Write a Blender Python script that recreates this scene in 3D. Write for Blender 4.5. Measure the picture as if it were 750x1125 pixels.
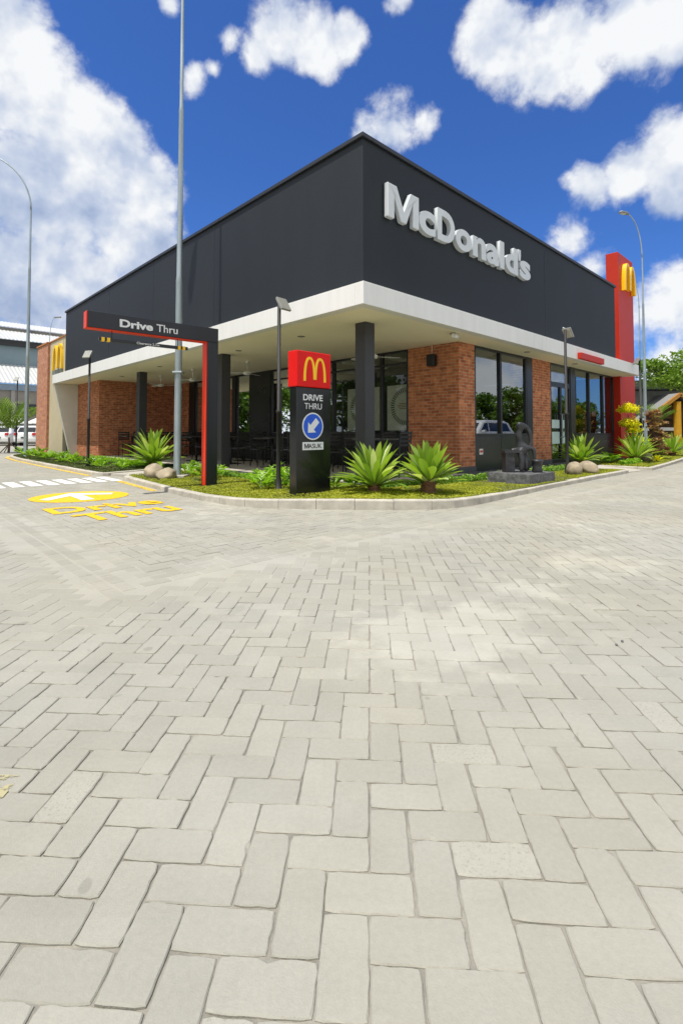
import bpy, math, random
import numpy as np
from mathutils import Vector, Matrix
rnd = random.Random(7)
for o in list(bpy.data.objects): bpy.data.objects.remove(o)
scene = bpy.context.scene
COL = scene.collection
R = math.radians

# ------------------------------------------------------------ camera
cam_d = bpy.data.cameras.new('camera'); cam = bpy.data.objects.new('camera', cam_d); COL.objects.link(cam)
scene.camera = cam
cam_d.sensor_fit = 'HORIZONTAL'; cam_d.sensor_width = 36.0
cam_d.lens = 36.0 * 544.0 / 750.0
PITCH = R(2.0)
cam.location = (0, 0, 1.0)
cam.rotation_euler = (R(90) + PITCH, 0, 0)
YC = 475.0 - 544.0 * math.tan(PITCH)
cam_d.shift_y = -(562.5 - YC) / 750.0
cam_d.clip_start = 0.05; cam_d.clip_end = 3000

# ------------------------------------------------------------ light and exposure
ANG = R(46.1)
U = Vector((math.sin(ANG), math.cos(ANG), 0)); V = Vector((-math.cos(ANG), math.sin(ANG), 0))
ROT = R(90) - ANG                       # rotation of the restaurant's own axes
ORG = Vector((0.33, 7.41, 0))           # plan corner of the canopy
def W(a, b, z=0.0): return ORG + U * a + V * b + Vector((0, 0, z))
SUN_EL = R(70)
sun_d = bpy.data.lights.new('sun', 'SUN'); sun_d.energy = 3.15; sun_d.angle = R(0.53); sun_d.color = (1.0, 0.955, 0.88)
sun = bpy.data.objects.new('sun', sun_d); COL.objects.link(sun)
SAZ = U * math.cos(R(-3)) + V * math.sin(R(3))
ldir = (SAZ.normalized() * math.cos(SUN_EL) + Vector((0, 0, -math.sin(SUN_EL))))
sun.rotation_euler = ldir.to_track_quat('-Z', 'Y').to_euler(); sun.location = (-10, -10, 30)
scene.view_settings.view_transform = 'Standard'
try: scene.view_settings.look = 'None'
except Exception: pass
scene.view_settings.exposure = 0.66; scene.view_settings.gamma = 1.0
scene.cycles.use_denoising = True
scene.cycles.max_bounces = 7; scene.cycles.diffuse_bounces = 4; scene.cycles.glossy_bounces = 4
scene.cycles.transparent_max_bounces = 16; scene.cycles.transmission_bounces = 6
scene.cycles.sample_clamp_indirect = 6.0
scene.cycles.caustics_reflective = False; scene.cycles.caustics_refractive = False

def skydir(px, py):
    x = (px - 375) / 544.0; y = -(py - YC) / 544.0
    return Vector((x, math.cos(PITCH) - y * math.sin(PITCH), math.sin(PITCH) + y * math.cos(PITCH))).normalized()
# cumulus clouds, each a soft ball on the sky sphere: (azimuth/height reference, size, weight)
CLOUDS = [(18,95,66,.95),(66,140,52,.9),(50,215,92,.95),(112,225,50,.8),(160,210,48,1),(150,255,60,1),(110,170,60,.9),(20,300,90,.9),(90,300,60,.75),(10,20,48,.9),(150,285,40,.6),(40,340,70,.5),
          (308,38,42,.95),(342,50,38,.95),(380,42,24,.75),(285,60,30,.7),(250,42,20,.65),(214,88,22,.6),(235,75,14,.5),(187,5,18,.6),
          (430,142,36,.55),(400,150,20,.4),(465,135,18,.4),(440,-5,22,.6),
          (545,42,44,.9),(585,62,46,.9),(635,45,58,.9),(700,10,66,.9),(745,-15,80,1),(600,90,22,.7),(650,82,22,.6),(740,40,36,.7),
          (650,205,27,.75),(690,190,36,.85),(735,170,46,.9),(770,190,56,1),(730,222,24,.7),
          (628,262,26,.42),(655,298,28,.5),(735,335,60,.55),(705,350,50,.4),(740,400,60,.4),(745,310,30,.6),(720,400,40,.4),
          (900,120,120,1),(1100,260,150,.9),(-200,180,150,1),(-420,330,160,.9)]
GREYS = [(30,265,120,.9),(105,262,70,.6),(170,270,50,.5),(25,335,110,1),(100,320,60,.6),(600,100,30,.45),(690,75,44,.5),(745,60,40,.4),(735,225,44,.5),(660,212,22,.35),(318,72,30,.4),(430,158,26,.3),(20,140,40,.25)]
def nd(nt, t, **k):
    n = nt.nodes.new(t)
    for a, b in k.items(): setattr(n, a, b)
    return n
def mth(nt, op, a, b=None, c=None, clamp=False):
    n = nt.nodes.new('ShaderNodeMath'); n.operation = op; n.use_clamp = clamp
    for i, v in enumerate((a, b, c)):
        if v is None: continue
        if isinstance(v, (int, float)): n.inputs[i].default_value = v
        else: nt.links.new(v, n.inputs[i])
    return n.outputs[0]
world = bpy.data.worlds.new('World'); scene.world = world; world.use_nodes = True
nt = world.node_tree; nt.nodes.clear(); L = nt.links.new
out = nd(nt, 'ShaderNodeOutputWorld'); bg = nd(nt, 'ShaderNodeBackground'); L(bg.outputs[0], out.inputs[0])
sky = nd(nt, 'ShaderNodeTexSky'); sky.sky_type = 'NISHITA'; sky.sun_disc = False
sky.sun_elevation = SUN_EL; sky.sun_rotation = math.atan2(-SAZ.x, -SAZ.y); sky.altitude = 0; sky.dust_density = 0.4; sky.air_density = 1.0; sky.ozone_density = 3.0
tc = nd(nt, 'ShaderNodeTexCoord')
dirv = tc.outputs['Generated']
def fieldnodes(blobs, floor_):
    cur = None
    for px, py, r, w in blobs:
        c = skydir(px, py)
        d = nd(nt, 'ShaderNodeVectorMath', operation='DISTANCE'); L(dirv, d.inputs[0]); d.inputs[1].default_value = c
        rr = r / 544.0 * c.y        # plane radius to sphere angle
        v = mth(nt, 'MULTIPLY_ADD', d.outputs['Value'], -w / rr, w)
        cur = v if cur is None else mth(nt, 'SMOOTH_MAX', cur, v, 0.12)
    return mth(nt, 'MAXIMUM', cur, floor_)
F = fieldnodes(CLOUDS, -0.55)
# unseen cloud cover added behind and above the camera to whiten the light
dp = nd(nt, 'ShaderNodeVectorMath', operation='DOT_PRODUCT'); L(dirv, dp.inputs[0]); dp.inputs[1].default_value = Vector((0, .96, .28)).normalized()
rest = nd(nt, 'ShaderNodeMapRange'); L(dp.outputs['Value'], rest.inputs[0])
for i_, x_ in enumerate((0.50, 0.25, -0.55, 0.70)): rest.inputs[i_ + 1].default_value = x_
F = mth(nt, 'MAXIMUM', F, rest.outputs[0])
G = fieldnodes(GREYS, 0.0)
def noise(vec, scale, detail, rough, off=(0, 0, 0), dist=0.0):
    m = nd(nt, 'ShaderNodeVectorMath', operation='ADD'); L(vec, m.inputs[0]); m.inputs[1].default_value = off
    n = nd(nt, 'ShaderNodeTexNoise'); L(m.outputs[0], n.inputs['Vector'])
    n.inputs['Scale'].default_value = scale; n.inputs['Detail'].default_value = detail; n.inputs['Roughness'].default_value = rough; n.inputs['Distortion'].default_value = dist
    return n.outputs[0]
n1 = noise(dirv, 6.0, 11, 0.60, (3.1, 0, 0), 0.12)
n2 = noise(dirv, 6.0, 4, 0.5, (3.1 - 0.018, -0.018, 0.045), 0.1)
n3 = noise(dirv, 6.0, 5, 0.52, (3.1, 0, 0), 0.12)
n4 = noise(dirv, 19.0, 8, 0.62, (5, 1, 0), 0.2)
def puff(off, k=9.0):                      # rounded cauliflower lobes with creases between them
    a_ = mth(nt, 'ABSOLUTE', mth(nt, 'MULTIPLY_ADD', noise(dirv, k, 3, 0.5, off, 0.0), 2.0, -1.0))
    b_ = mth(nt, 'ABSOLUTE', mth(nt, 'MULTIPLY_ADD', noise(dirv, k * 2.6, 3, 0.55, off, 0.0), 2.0, -1.0))
    return mth(nt, 'ADD', a_, mth(nt, 'MULTIPLY', b_, 0.55))
p1 = puff((1.7, 4.0, 2.0)); p2 = puff((1.7 - 0.010, 4.0 - 0.010, 2.0 + 0.024))
nb = noise(dirv, 2.2, 3, 0.5, (8, 2, 1))
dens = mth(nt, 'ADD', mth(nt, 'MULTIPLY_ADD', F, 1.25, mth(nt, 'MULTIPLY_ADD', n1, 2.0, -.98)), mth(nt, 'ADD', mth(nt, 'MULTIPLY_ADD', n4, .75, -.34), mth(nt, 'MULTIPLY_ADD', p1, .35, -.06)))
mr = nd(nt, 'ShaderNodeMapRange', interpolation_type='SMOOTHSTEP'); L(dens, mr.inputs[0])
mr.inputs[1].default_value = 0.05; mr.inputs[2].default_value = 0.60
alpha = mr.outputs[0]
# light and dark of a cloud: towards the sun it thins out (bright), away it thickens (grey)
sh = mth(nt, 'SUBTRACT', n3, n2)
shade = mth(nt, 'ADD', mth(nt, 'MULTIPLY_ADD', sh, 1.7, 0.90), mth(nt, 'ADD', mth(nt, 'MULTIPLY_ADD', n4, .12, -.06), mth(nt, 'MULTIPLY', mth(nt, 'SUBTRACT', p1, p2), .45)))
thick = mth(nt, 'MULTIPLY', mth(nt, 'MULTIPLY', G, mth(nt, 'MULTIPLY_ADD', n2, 1.2, 0.1)), 0.75)
shade = mth(nt, 'SUBTRACT', shade, thick)
shade = mth(nt, 'MINIMUM', mth(nt, 'MAXIMUM', shade, 0.30), 1.0)
ramp = nd(nt, 'ShaderNodeValToRGB'); L(shade, ramp.inputs[0])
e = ramp.color_ramp.elements; e[0].position = 0.25; e[0].color = (0.36, 0.46, 0.68, 1); e[1].position = 0.98; e[1].color = (0.98, 1.0, 1.02, 1)
m_ = e.new(0.62); m_.color = (0.60, 0.68, 0.84, 1)
cm = nd(nt, 'ShaderNodeVectorMath', operation='SCALE'); L(ramp.outputs[0], cm.inputs[0]); cm.inputs['Scale'].default_value = 5.0
# clear sky: physical sky, polarised deep blue
tint = nd(nt, 'ShaderNodeMix', data_type='RGBA', blend_type='MULTIPLY'); tint.inputs[0].default_value = 1.0
L(sky.outputs[0], tint.inputs[6]); tint.inputs[7].default_value = (0.25, 0.44, 0.78, 1)
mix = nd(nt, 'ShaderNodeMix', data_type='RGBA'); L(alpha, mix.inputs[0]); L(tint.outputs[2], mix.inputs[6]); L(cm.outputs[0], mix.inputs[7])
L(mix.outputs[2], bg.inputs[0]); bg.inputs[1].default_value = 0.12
world.cycles.sampling_method = 'MANUAL'; world.cycles.sample_map_resolution = 512

# ------------------------------------------------------------ helpers
def s2l(c): return tuple(((x / 12.92) if x <= 0.04045 else ((x + 0.055) / 1.055) ** 2.4) for x in c)
def hexc(h): return s2l(tuple(int(h[i:i + 2], 16) / 255 for i in (0, 2, 4)))
MATS = {}
def mat(name, col, rough=0.6, metal=0.0, var=0.12, nscale=6.0, bump=0.0, bscale=60.0, spec=0.5, emit=None, estr=1.0, coat=0.0, streak=0.0):
    """painted / cast surface with uneven colour, uneven gloss and a little relief"""
    if name in MATS: return MATS[name]
    m = bpy.data.materials.new(name); m.use_nodes = True; t = m.node_tree; p = t.nodes['Principled BSDF']
    p.inputs['Base Color'].default_value = (*col, 1); p.inputs['Roughness'].default_value = rough; p.inputs['Metallic'].default_value = metal
    p.inputs['Specular IOR Level'].default_value = spec; p.inputs['Coat Weight'].default_value = coat
    tcn = t.nodes.new('ShaderNodeTexCoord'); n = t.nodes.new('ShaderNodeTexNoise')
    mp = t.nodes.new('ShaderNodeMapping'); t.links.new(tcn.outputs['Object'], mp.inputs[0]); t.links.new(mp.outputs[0], n.inputs['Vector'])
    if streak: mp.inputs['Scale'].default_value = (1, 1, streak)
    n.inputs['Scale'].default_value = nscale; n.inputs['Detail'].default_value = 6; n.inputs['Roughness'].default_value = 0.6
    if var:
        r = t.nodes.new('ShaderNodeMapRange'); t.links.new(n.outputs[0], r.inputs[0]); r.inputs[1].default_value = 0.3; r.inputs[2].default_value = 0.7
        r.inputs[3].default_value = 1 - var; r.inputs[4].default_value = 1 + var
        sc = t.nodes.new('ShaderNodeVectorMath'); sc.operation = 'SCALE'; sc.inputs[0].default_value = col; t.links.new(r.outputs[0], sc.inputs['Scale'])
        t.links.new(sc.outputs[0], p.inputs['Base Color'])
        r2 = t.nodes.new('ShaderNodeMapRange'); t.links.new(n.outputs[0], r2.inputs[0]); r2.inputs[3].default_value = max(0, rough - .1); r2.inputs[4].default_value = min(1, rough + .1)
        t.links.new(r2.outputs[0], p.inputs['Roughness'])
    if bump:
        n3 = t.nodes.new('ShaderNodeTexNoise'); t.links.new(tcn.outputs['Object'], n3.inputs['Vector']); n3.inputs['Scale'].default_value = bscale; n3.inputs['Detail'].default_value = 5
        b = t.nodes.new('ShaderNodeBump'); b.inputs['Strength'].default_value = bump; b.inputs['Distance'].default_value = 0.01
        t.links.new(n3.outputs[0], b.inputs['Height']); t.links.new(b.outputs[0], p.inputs['Normal'])
    if emit: p.inputs['Emission Color'].default_value = (*emit, 1); p.inputs['Emission Strength'].default_value = estr
    MATS[name] = m; return m

class MB:
    def __init__(s): s.v = []; s.f = []; s.m = []; s.sm = []
    def add(s, vs, fs, mi=0, smooth=False):
        o = len(s.v); s.v += [tuple(p) for p in vs]
        for f in fs: s.f.append(tuple(i + o for i in f)); s.m.append(mi); s.sm.append(smooth)
        return s
    def box(s, x0, x1, y0, y1, z0, z1, mi=0, M=None):
        vs = [Vector(p) for p in ((x0,y0,z0),(x1,y0,z0),(x1,y1,z0),(x0,y1,z0),(x0,y0,z1),(x1,y0,z1),(x1,y1,z1),(x0,y1,z1))]
        if M is not None: vs = [M @ p for p in vs]
        return s.add(vs, [(0,3,2,1),(4,5,6,7),(0,1,5,4),(1,2,6,5),(2,3,7,6),(3,0,4,7)], mi)
    def prism(s, poly, z0, z1, mi=0, M=None):
        n = len(poly); vs = [Vector((x, y, z0)) for x, y in poly] + [Vector((x, y, z1)) for x, y in poly]
        if M is not None: vs = [M @ p for p in vs]
        return s.add(vs, [tuple(range(n - 1, -1, -1)), tuple(range(n, 2 * n))] + [(i, (i + 1) % n, n + (i + 1) % n, n + i) for i in range(n)], mi)
    def tube(s, pts, rad, n=10, mi=0, cap=True, smooth=True):
        pts = [Vector(p) for p in pts]; k = len(pts)
        if isinstance(rad, (int, float)): rad = [rad] * k
        vs = []; prev = None
        for i, p in enumerate(pts):
            t = (pts[min(i + 1, k - 1)] - pts[max(i - 1, 0)]).normalized()
            if prev is None: a = t.orthogonal().normalized()
            else: a = (prev - t * prev.dot(t)).normalized()
            prev = a; b = t.cross(a)
            for j in range(n):
                th = 2 * math.pi * j / n; vs.append(p + (a * math.cos(th) + b * math.sin(th)) * rad[i])
        fs = [(i * n + j, i * n + (j + 1) % n, (i + 1) * n + (j + 1) % n, (i + 1) * n + j) for i in range(k - 1) for j in range(n)]
        s.add(vs, fs, mi, smooth)
        if cap:
            o = len(s.v) - len(vs)
            s.f.append(tuple(o + j for j in range(n - 1, -1, -1))); s.f.append(tuple(o + (k - 1) * n + j for j in range(n))); s.m += [mi, mi]; s.sm += [False, False]
        return s
    def lathe(s, prof, n=16, mi=0, c=(0, 0, 0), smooth=True):
        vs = [(c[0] + r * math.cos(2 * math.pi * j / n), c[1] + r * math.sin(2 * math.pi * j / n), c[2] + z) for r, z in prof for j in range(n)]
        k = len(prof)
        s.add(vs, [(i * n + j, i * n + (j + 1) % n, (i + 1) * n + (j + 1) % n, (i + 1) * n + j) for i in range(k - 1) for j in range(n)], mi, smooth)
        return s
    def build(s, name, mats, parent=None, bevel=0.0, loc=None, rotz=0.0):
        me = bpy.data.meshes.new(name); me.from_pydata(s.v, [], s.f)
        for m in (mats if isinstance(mats, (list, tuple)) else [mats]): me.materials.append(m)
        me.polygons.foreach_set('material_index', s.m); me.polygons.foreach_set('use_smooth', s.sm); me.update()
        o = bpy.data.objects.new(name, me); COL.objects.link(o)
        if parent: o.parent = parent
        if loc is not None: o.location = loc
        o.rotation_euler.z = rotz
        if bevel:
            b = o.modifiers.new('bevel', 'BEVEL'); b.width = bevel; b.segments = 2; b.limit_method = 'ANGLE'; b.angle_limit = R(40)
        return o
def np_mesh(name, verts, faces, mats, cols=None, parent=None, smooth=False):
    me = bpy.data.meshes.new(name); verts = np.asarray(verts, dtype=np.float32); faces = np.asarray(faces, dtype=np.int32)
    k = faces.shape[1]; nf = len(faces)
    me.vertices.add(len(verts)); me.vertices.foreach_set('co', verts.ravel())
    me.loops.add(nf * k); me.loops.foreach_set('vertex_index', faces.ravel())
    me.polygons.add(nf); me.polygons.foreach_set('loop_start', np.arange(0, nf * k, k, dtype=np.int32))
    me.polygons.foreach_set('use_smooth', np.full(nf, smooth))
    me.update(calc_edges=True)
    if cols is not None:
        at = me.attributes.new('tone', 'FLOAT', 'FACE'); at.data.foreach_set('value', np.asarray(cols, dtype=np.float32))
    for m in mats: me.materials.append(m)
    o = bpy.data.objects.new(name, me); COL.objects.link(o)
    if parent: o.parent = parent
    return o
def tag(o, label=None, cat=None, group=None, kind=None):
    if label: o['label'] = label
    if cat: o['category'] = cat
    if group: o['group'] = group
    if kind: o['kind'] = kind
    return o
def empty(name, loc, rz=0.0, label=None, cat=None, group=None):
    o = bpy.data.objects.new(name, None); COL.objects.link(o); o.location = loc; o.rotation_euler = (0, 0, rz); o.empty_display_size = 0.2
    return tag(o, label, cat, group)
def copy_tree(o, parent=None):
    c = o.copy(); COL.objects.link(c); c.parent = parent
    for ch in list(o.children): copy_tree(ch, c)
    return c
def text_mesh(body, size=1.0, extrude=0.0, offset=0.0, bevel=0.0, spacing=1.0):
    cu = bpy.data.curves.new('txt', 'FONT'); cu.body = body; cu.size = size; cu.extrude = extrude; cu.offset = offset; cu.bevel_depth = bevel; cu.bevel_resolution = 1; cu.space_character = spacing; cu.resolution_u = 5
    to = bpy.data.objects.new('txt', cu); COL.objects.link(to); bpy.context.view_layer.update()
    me = bpy.data.meshes.new_from_object(to.evaluated_get(bpy.context.evaluated_depsgraph_get()))
    bpy.data.objects.remove(to); bpy.data.curves.remove(cu)
    return me
def heavy_m(extrude, g=.20):
    import bmesh
    P = [(0,0),(0,1),(1.4*g,1),(.5,.26+.5*g),(1-1.4*g,1),(1,1),(1,0),(1-g,0),(1-g,.86-.8*g),(.5+.42*g,0),(.5-.42*g,0),(g,.86-.8*g),(g,0)]
    bm = bmesh.new(); f = bm.faces.new([bm.verts.new((x * .80 + .06, y * .727, -extrude)) for x, y in P]); bmesh.ops.triangulate(bm, faces=[f], ngon_method='EAR_CLIP')
    if extrude:
        g_ = bmesh.ops.extrude_face_region(bm, geom=bm.faces[:])
        for v_ in g_['geom']:
            if isinstance(v_, bmesh.types.BMVert): v_.co.z += 2 * extrude
    bmesh.ops.recalc_face_normals(bm, faces=bm.faces[:]); me = bpy.data.meshes.new('m'); bm.to_mesh(me); bm.free(); return me
def bounds(me):
    co = np.empty(len(me.vertices) * 3, dtype=np.float32); me.vertices.foreach_get('co', co); co = co.reshape(-1, 3)
    return co.min(0), co.max(0)
def letters(word, parent, material, x0, x1, z0, caph, depth, place, offset=0.0, bevel=0.0, part='letter', spacing=1.0, spans=None, mw=.20):
    """one mesh per letter; place(x, y_up, d) maps text plane to the parent's frame. x0..x1 overall span, z0 base line, caph capital height"""
    ref = text_mesh('D', 1.0, 0, offset, 0); lo, hi = bounds(ref); h = hi[1] - lo[1]; base = lo[1]
    full = text_mesh(word, 1.0, 0, offset, 0, spacing); flo, fhi = bounds(full)
    sx = (x1 - x0) / (fhi[0] - flo[0]); sy = caph / h
    for i, ch in enumerate(word):
        if ch == ' ': continue
        me = heavy_m(depth / 2, mw) if ch == 'M' else text_mesh(ch, 1.0, depth / 2, offset, bevel)
        pre = text_mesh(word[:i + 1], 1.0, 0, offset, 0, spacing); plo, phi = bounds(pre)
        tl, th = bounds(text_mesh(ch, 1.0, 0, offset, 0))
        dx = phi[0] - th[0] - flo[0]
        if ch == 'M': dx = -.06 - .02; base_ = 0.0
        else: base_ = base
        if spans:
            l2, h2 = bounds(me); k_ = (spans[i][1] - spans[i][0]) / (h2[0] - l2[0]) / sx
            for vtx in me.vertices: vtx.co.x = (vtx.co.x - l2[0]) * k_ + (spans[i][0] - x0) / sx - dx
        for vtx in me.vertices:
            x, y, z = vtx.co; vtx.co = place(x0 + (x + dx) * sx, z0 + (y - base_) * sy, z + depth / 2)
        me.materials.clear(); me.materials.append(material)
        # fix winding if place mirrors
        o = bpy.data.objects.new(part, me); COL.objects.link(o); o.parent = parent
        me.update()

def arches_poly(n=22):
    """outline of the double arch emblem, width about 2 (x -1..1), height 1"""
    cx, ro, ri, hi_ = 0.47, 0.53, 0.335, 0.90
    def sup(c, r, h, th, e):
        ct, st = math.cos(th), math.sin(th)
        return (c + r * math.copysign(abs(ct) ** (2 / e), ct), h * max(0, st) ** (2 / e))
    P = []
    # left leg outside going up to valley
    for i in range(n + 1):
        th = math.pi - math.pi * i / n * 0.999; x, y = sup(-cx, ro, 1.0, th, 2.35)
        if x < -1e-4: P.append((x, y))
        else: break
    yv = (1 - (cx / ro) ** 2.35) ** (1 / 2.35)
    P.append((0, yv)); P += [(-x, y) for x, y in reversed(P[:-1])]
    m = 0.05
    def inner(sg):
        q = []
        for i in range(n + 1):
            th = math.pi * i / n; x, y = sup(cx, ri, hi_, th, 2.2)
            q.append((x * sg, y if y > 0 else 0))
        return q
    right = inner(1)                    # from outer foot up and over to middle
    q1 = [(x, max(y, 0)) for x, y in right]; q1[-1] = (q1[-1][0], 0.08)
    left = [(-x, y) for x, y in reversed(q1)]
    P += q1 + left
    # x scaled: full width 2
    return P
def arches(name, parent, material, w, h, depth, place):
    import bmesh
    P = arches_poly(); bm = bmesh.new()
    vs = [bm.verts.new((x * w / 2, y * h, 0)) for x, y in P]
    f = bm.faces.new(vs); f.normal_update()
    if f.normal.z < 0: f.normal_flip()
    bmesh.ops.triangulate(bm, faces=[f], ngon_method='EAR_CLIP')
    r = bmesh.ops.extrude_face_region(bm, geom=bm.faces[:])
    for g in r['geom']:
        if isinstance(g, bmesh.types.BMVert): g.co.z += depth
    bmesh.ops.recalc_face_normals(bm, faces=bm.faces[:])
    for vtx in bm.verts: vtx.co = place(*vtx.co)
    me = bpy.data.meshes.new(name); bm.to_mesh(me); bm.free(); me.materials.append(material)
    o = bpy.data.objects.new(name, me); COL.objects.link(o); o.parent = parent
    return o

# ------------------------------------------------------------ materials
dark_clad = mat('charcoal_render', (0.0115, 0.0155, 0.0200), 0.62, var=0.26, nscale=0.9, bump=0.12, bscale=35, spec=0.4, streak=.25)
cap_metal = mat('parapet_cap', (0.018, 0.021, 0.026), 0.45, var=0.08)
white_band = mat('white_fascia', (0.76, 0.76, 0.735), 0.55, var=0.05, nscale=5, streak=.12, bump=0.05, bscale=30)
soffit_m = mat('cream_soffit', (0.90, 0.83, 0.63), 0.7, var=0.03, nscale=1.2)
col_m = mat('column_paint', (0.036, 0.036, 0.040), 0.5, var=0.1, nscale=3, bump=0.08)
frame_m = mat('black_aluminium', (0.012, 0.012, 0.014), 0.35, var=0.1)
black_panel = mat('black_panel', (0.016, 0.018, 0.022), 0.3, var=0.1, nscale=2)
plinth_m = mat('plinth_stone', (0.075, 0.08, 0.085), 0.75, var=0.2, nscale=5, bump=0.2)
floor_m = mat('terrace_tile', (0.50, 0.46, 0.39), 0.5, var=0.12, nscale=3)
beige_m = mat('beige_render', (0.50, 0.44, 0.29), 0.75, var=0.06, nscale=2, bump=0.08)
fin_m = mat('off_white_render', (0.66, 0.64, 0.56), 0.7, var=0.05, nscale=2)
red_m = mat('red_panel', (0.50, 0.030, 0.012), 0.5, var=0.05, nscale=1.2, spec=0.25)
redd_m = mat('sign_red', (0.70, 0.010, 0.008), 0.35, spec=.2, var=0.03)
yellow_m = mat('arch_yellow', (0.92, 0.56, 0.006), 0.35, var=0.03)
letter_m = mat('letter_grey', (0.62, 0.66, 0.68), 0.42, var=0.04, nscale=4)
signblack = mat('sign_black', (0.010, 0.011, 0.012), 0.16, var=0.12, nscale=3, spec=0.5)
gate_m = mat('gate_black', (0.012, 0.014, 0.019), 0.35, var=0.15, nscale=3)
gate_red = mat('gate_red', (0.74, 0.045, 0.014), 0.4, var=0.1, nscale=4, spec=.2)
white_txt = mat('white_lettering', (0.72, 0.74, 0.75), 0.4, var=0.03)
blue_m = mat('sign_blue', (0.006, 0.09, 0.62), 0.3, var=0.03)
galv = mat('galvanised_steel', (0.36, 0.42, 0.44), 0.42, 0.55, var=0.18, nscale=9, streak=0.15)
postm = mat('lamp_post_black', (0.016, 0.016, 0.015), 0.65, var=0.25, nscale=14)
lens_m = mat('floodlight_lens', (0.62, 0.58, 0.48), 0.25, var=0.1, nscale=40)
white_m = mat('fan_white', (0.72, 0.72, 0.68), 0.4, var=0.03)
kerb_m = mat('kerb_concrete', (0.46, 0.43, 0.365), 0.85, var=0.22, nscale=5, bump=0.35, bscale=60)
path_m = mat('path_concrete', (0.44, 0.41, 0.35), 0.85, var=0.14, nscale=4, bump=0.2)
soil_m = mat('planting_soil', (0.085, 0.095, 0.025), 0.95, var=0.5, nscale=9, bump=0.6, bscale=40)
rock_m = mat('river_rock', (0.33, 0.275, 0.19), 0.8, var=0.35, nscale=6, bump=0.4, bscale=25)
stone_m = mat('black_basalt', (0.026, 0.027, 0.030), 0.42, var=0.5, nscale=9, bump=0.4, bscale=40)
plinthrock = mat('rough_granite', (0.12, 0.12, 0.125), 0.7, var=0.5, nscale=18, bump=0.6, bscale=50)
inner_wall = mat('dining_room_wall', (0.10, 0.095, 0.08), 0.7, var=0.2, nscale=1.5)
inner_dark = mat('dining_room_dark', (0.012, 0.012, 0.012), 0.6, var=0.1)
trunk_m = mat('bark', (0.13, 0.10, 0.075), 0.9, var=0.3, nscale=12, bump=0.6, bscale=30)
husk_m = mat('agave_husk', (0.16, 0.075, 0.035), 0.85, var=0.5, nscale=25, bump=0.7, bscale=60)

def brick_mat(name, c1, c2, mortar, bw=0.215, bh=0.068, ms=0.010):
    m = bpy.data.materials.new(name); m.use_nodes = True; t = m.node_tree; p = t.nodes['Principled BSDF']; Lk = t.links.new
    tcn = t.nodes.new('ShaderNodeTexCoord'); g = t.nodes.new('ShaderNodeNewGeometry')
    vt = t.nodes.new('ShaderNodeVectorTransform'); vt.vector_type = 'NORMAL'; vt.convert_from = 'WORLD'; vt.convert_to = 'OBJECT'; Lk(g.outputs['Normal'], vt.inputs[0])
    ab = t.nodes.new('ShaderNodeVectorMath'); ab.operation = 'ABSOLUTE'; Lk(vt.outputs[0], ab.inputs[0])
    sn = t.nodes.new('ShaderNodeSeparateXYZ'); Lk(ab.outputs[0], sn.inputs[0]); sp = t.nodes.new('ShaderNodeSeparateXYZ'); Lk(tcn.outputs['Object'], sp.inputs[0])
    uu = mth(t, 'ADD', mth(t, 'MULTIPLY', sp.outputs[0], sn.outputs[1]), mth(t, 'MULTIPLY', sp.outputs[1], sn.outputs[0]))
    cb = t.nodes.new('ShaderNodeCombineXYZ'); Lk(uu, cb.inputs[0]); Lk(sp.outputs[2], cb.inputs[1])
    br = t.nodes.new('ShaderNodeTexBrick'); Lk(cb.outputs[0], br.inputs['Vector'])
    br.inputs['Scale'].default_value = 1.0; br.inputs['Brick Width'].default_value = bw; br.inputs['Row Height'].default_value = bh; br.inputs['Mortar Size'].default_value = ms / 2
    br.inputs['Mortar Smooth'].default_value = 0.2; br.inputs['Bias'].default_value = 0.0
    br.inputs['Color1'].default_value = (*c1, 1); br.inputs['Color2'].default_value = (*c2, 1); br.inputs['Mortar'].default_value = (*mortar, 1)
    n = t.nodes.new('ShaderNodeTexNoise'); Lk(cb.outputs[0], n.inputs['Vector']); n.inputs['Scale'].default_value = 7; n.inputs['Detail'].default_value = 8
    r = t.nodes.new('ShaderNodeMapRange'); Lk(n.outputs[0], r.inputs[0]); r.inputs[1].default_value = 0.3; r.inputs[2].default_value = 0.7; r.inputs[3].default_value = 0.72; r.inputs[4].default_value = 1.28
    sc = t.nodes.new('ShaderNodeVectorMath'); sc.operation = 'SCALE'; Lk(br.outputs[0], sc.inputs[0]); Lk(r.outputs[0], sc.inputs['Scale']); Lk(sc.outputs[0], p.inputs['Base Color'])
    p.inputs['Roughness'].default_value = 0.88; p.inputs['Specular IOR Level'].default_value = 0.25
    b = t.nodes.new('ShaderNodeBump'); b.inputs['Strength'].default_value = 0.8; b.inputs['Distance'].default_value = 0.012; b.invert = True
    Lk(mth(t, 'ADD', br.outputs['Fac'], mth(t, 'MULTIPLY', n.outputs[0], -0.5)), b.inputs['Height']); Lk(b.outputs[0], p.inputs['Normal'])
    return m
brick_m = brick_mat('red_brick', (0.56, 0.205, 0.088), (0.34, 0.105, 0.048), (0.50, 0.38, 0.26))
brick_pale = brick_mat('end_brick', (0.50, 0.25, 0.155), (0.44, 0.20, 0.125), (0.34, 0.22, 0.15), 0.43, 0.22, 0.012)

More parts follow.
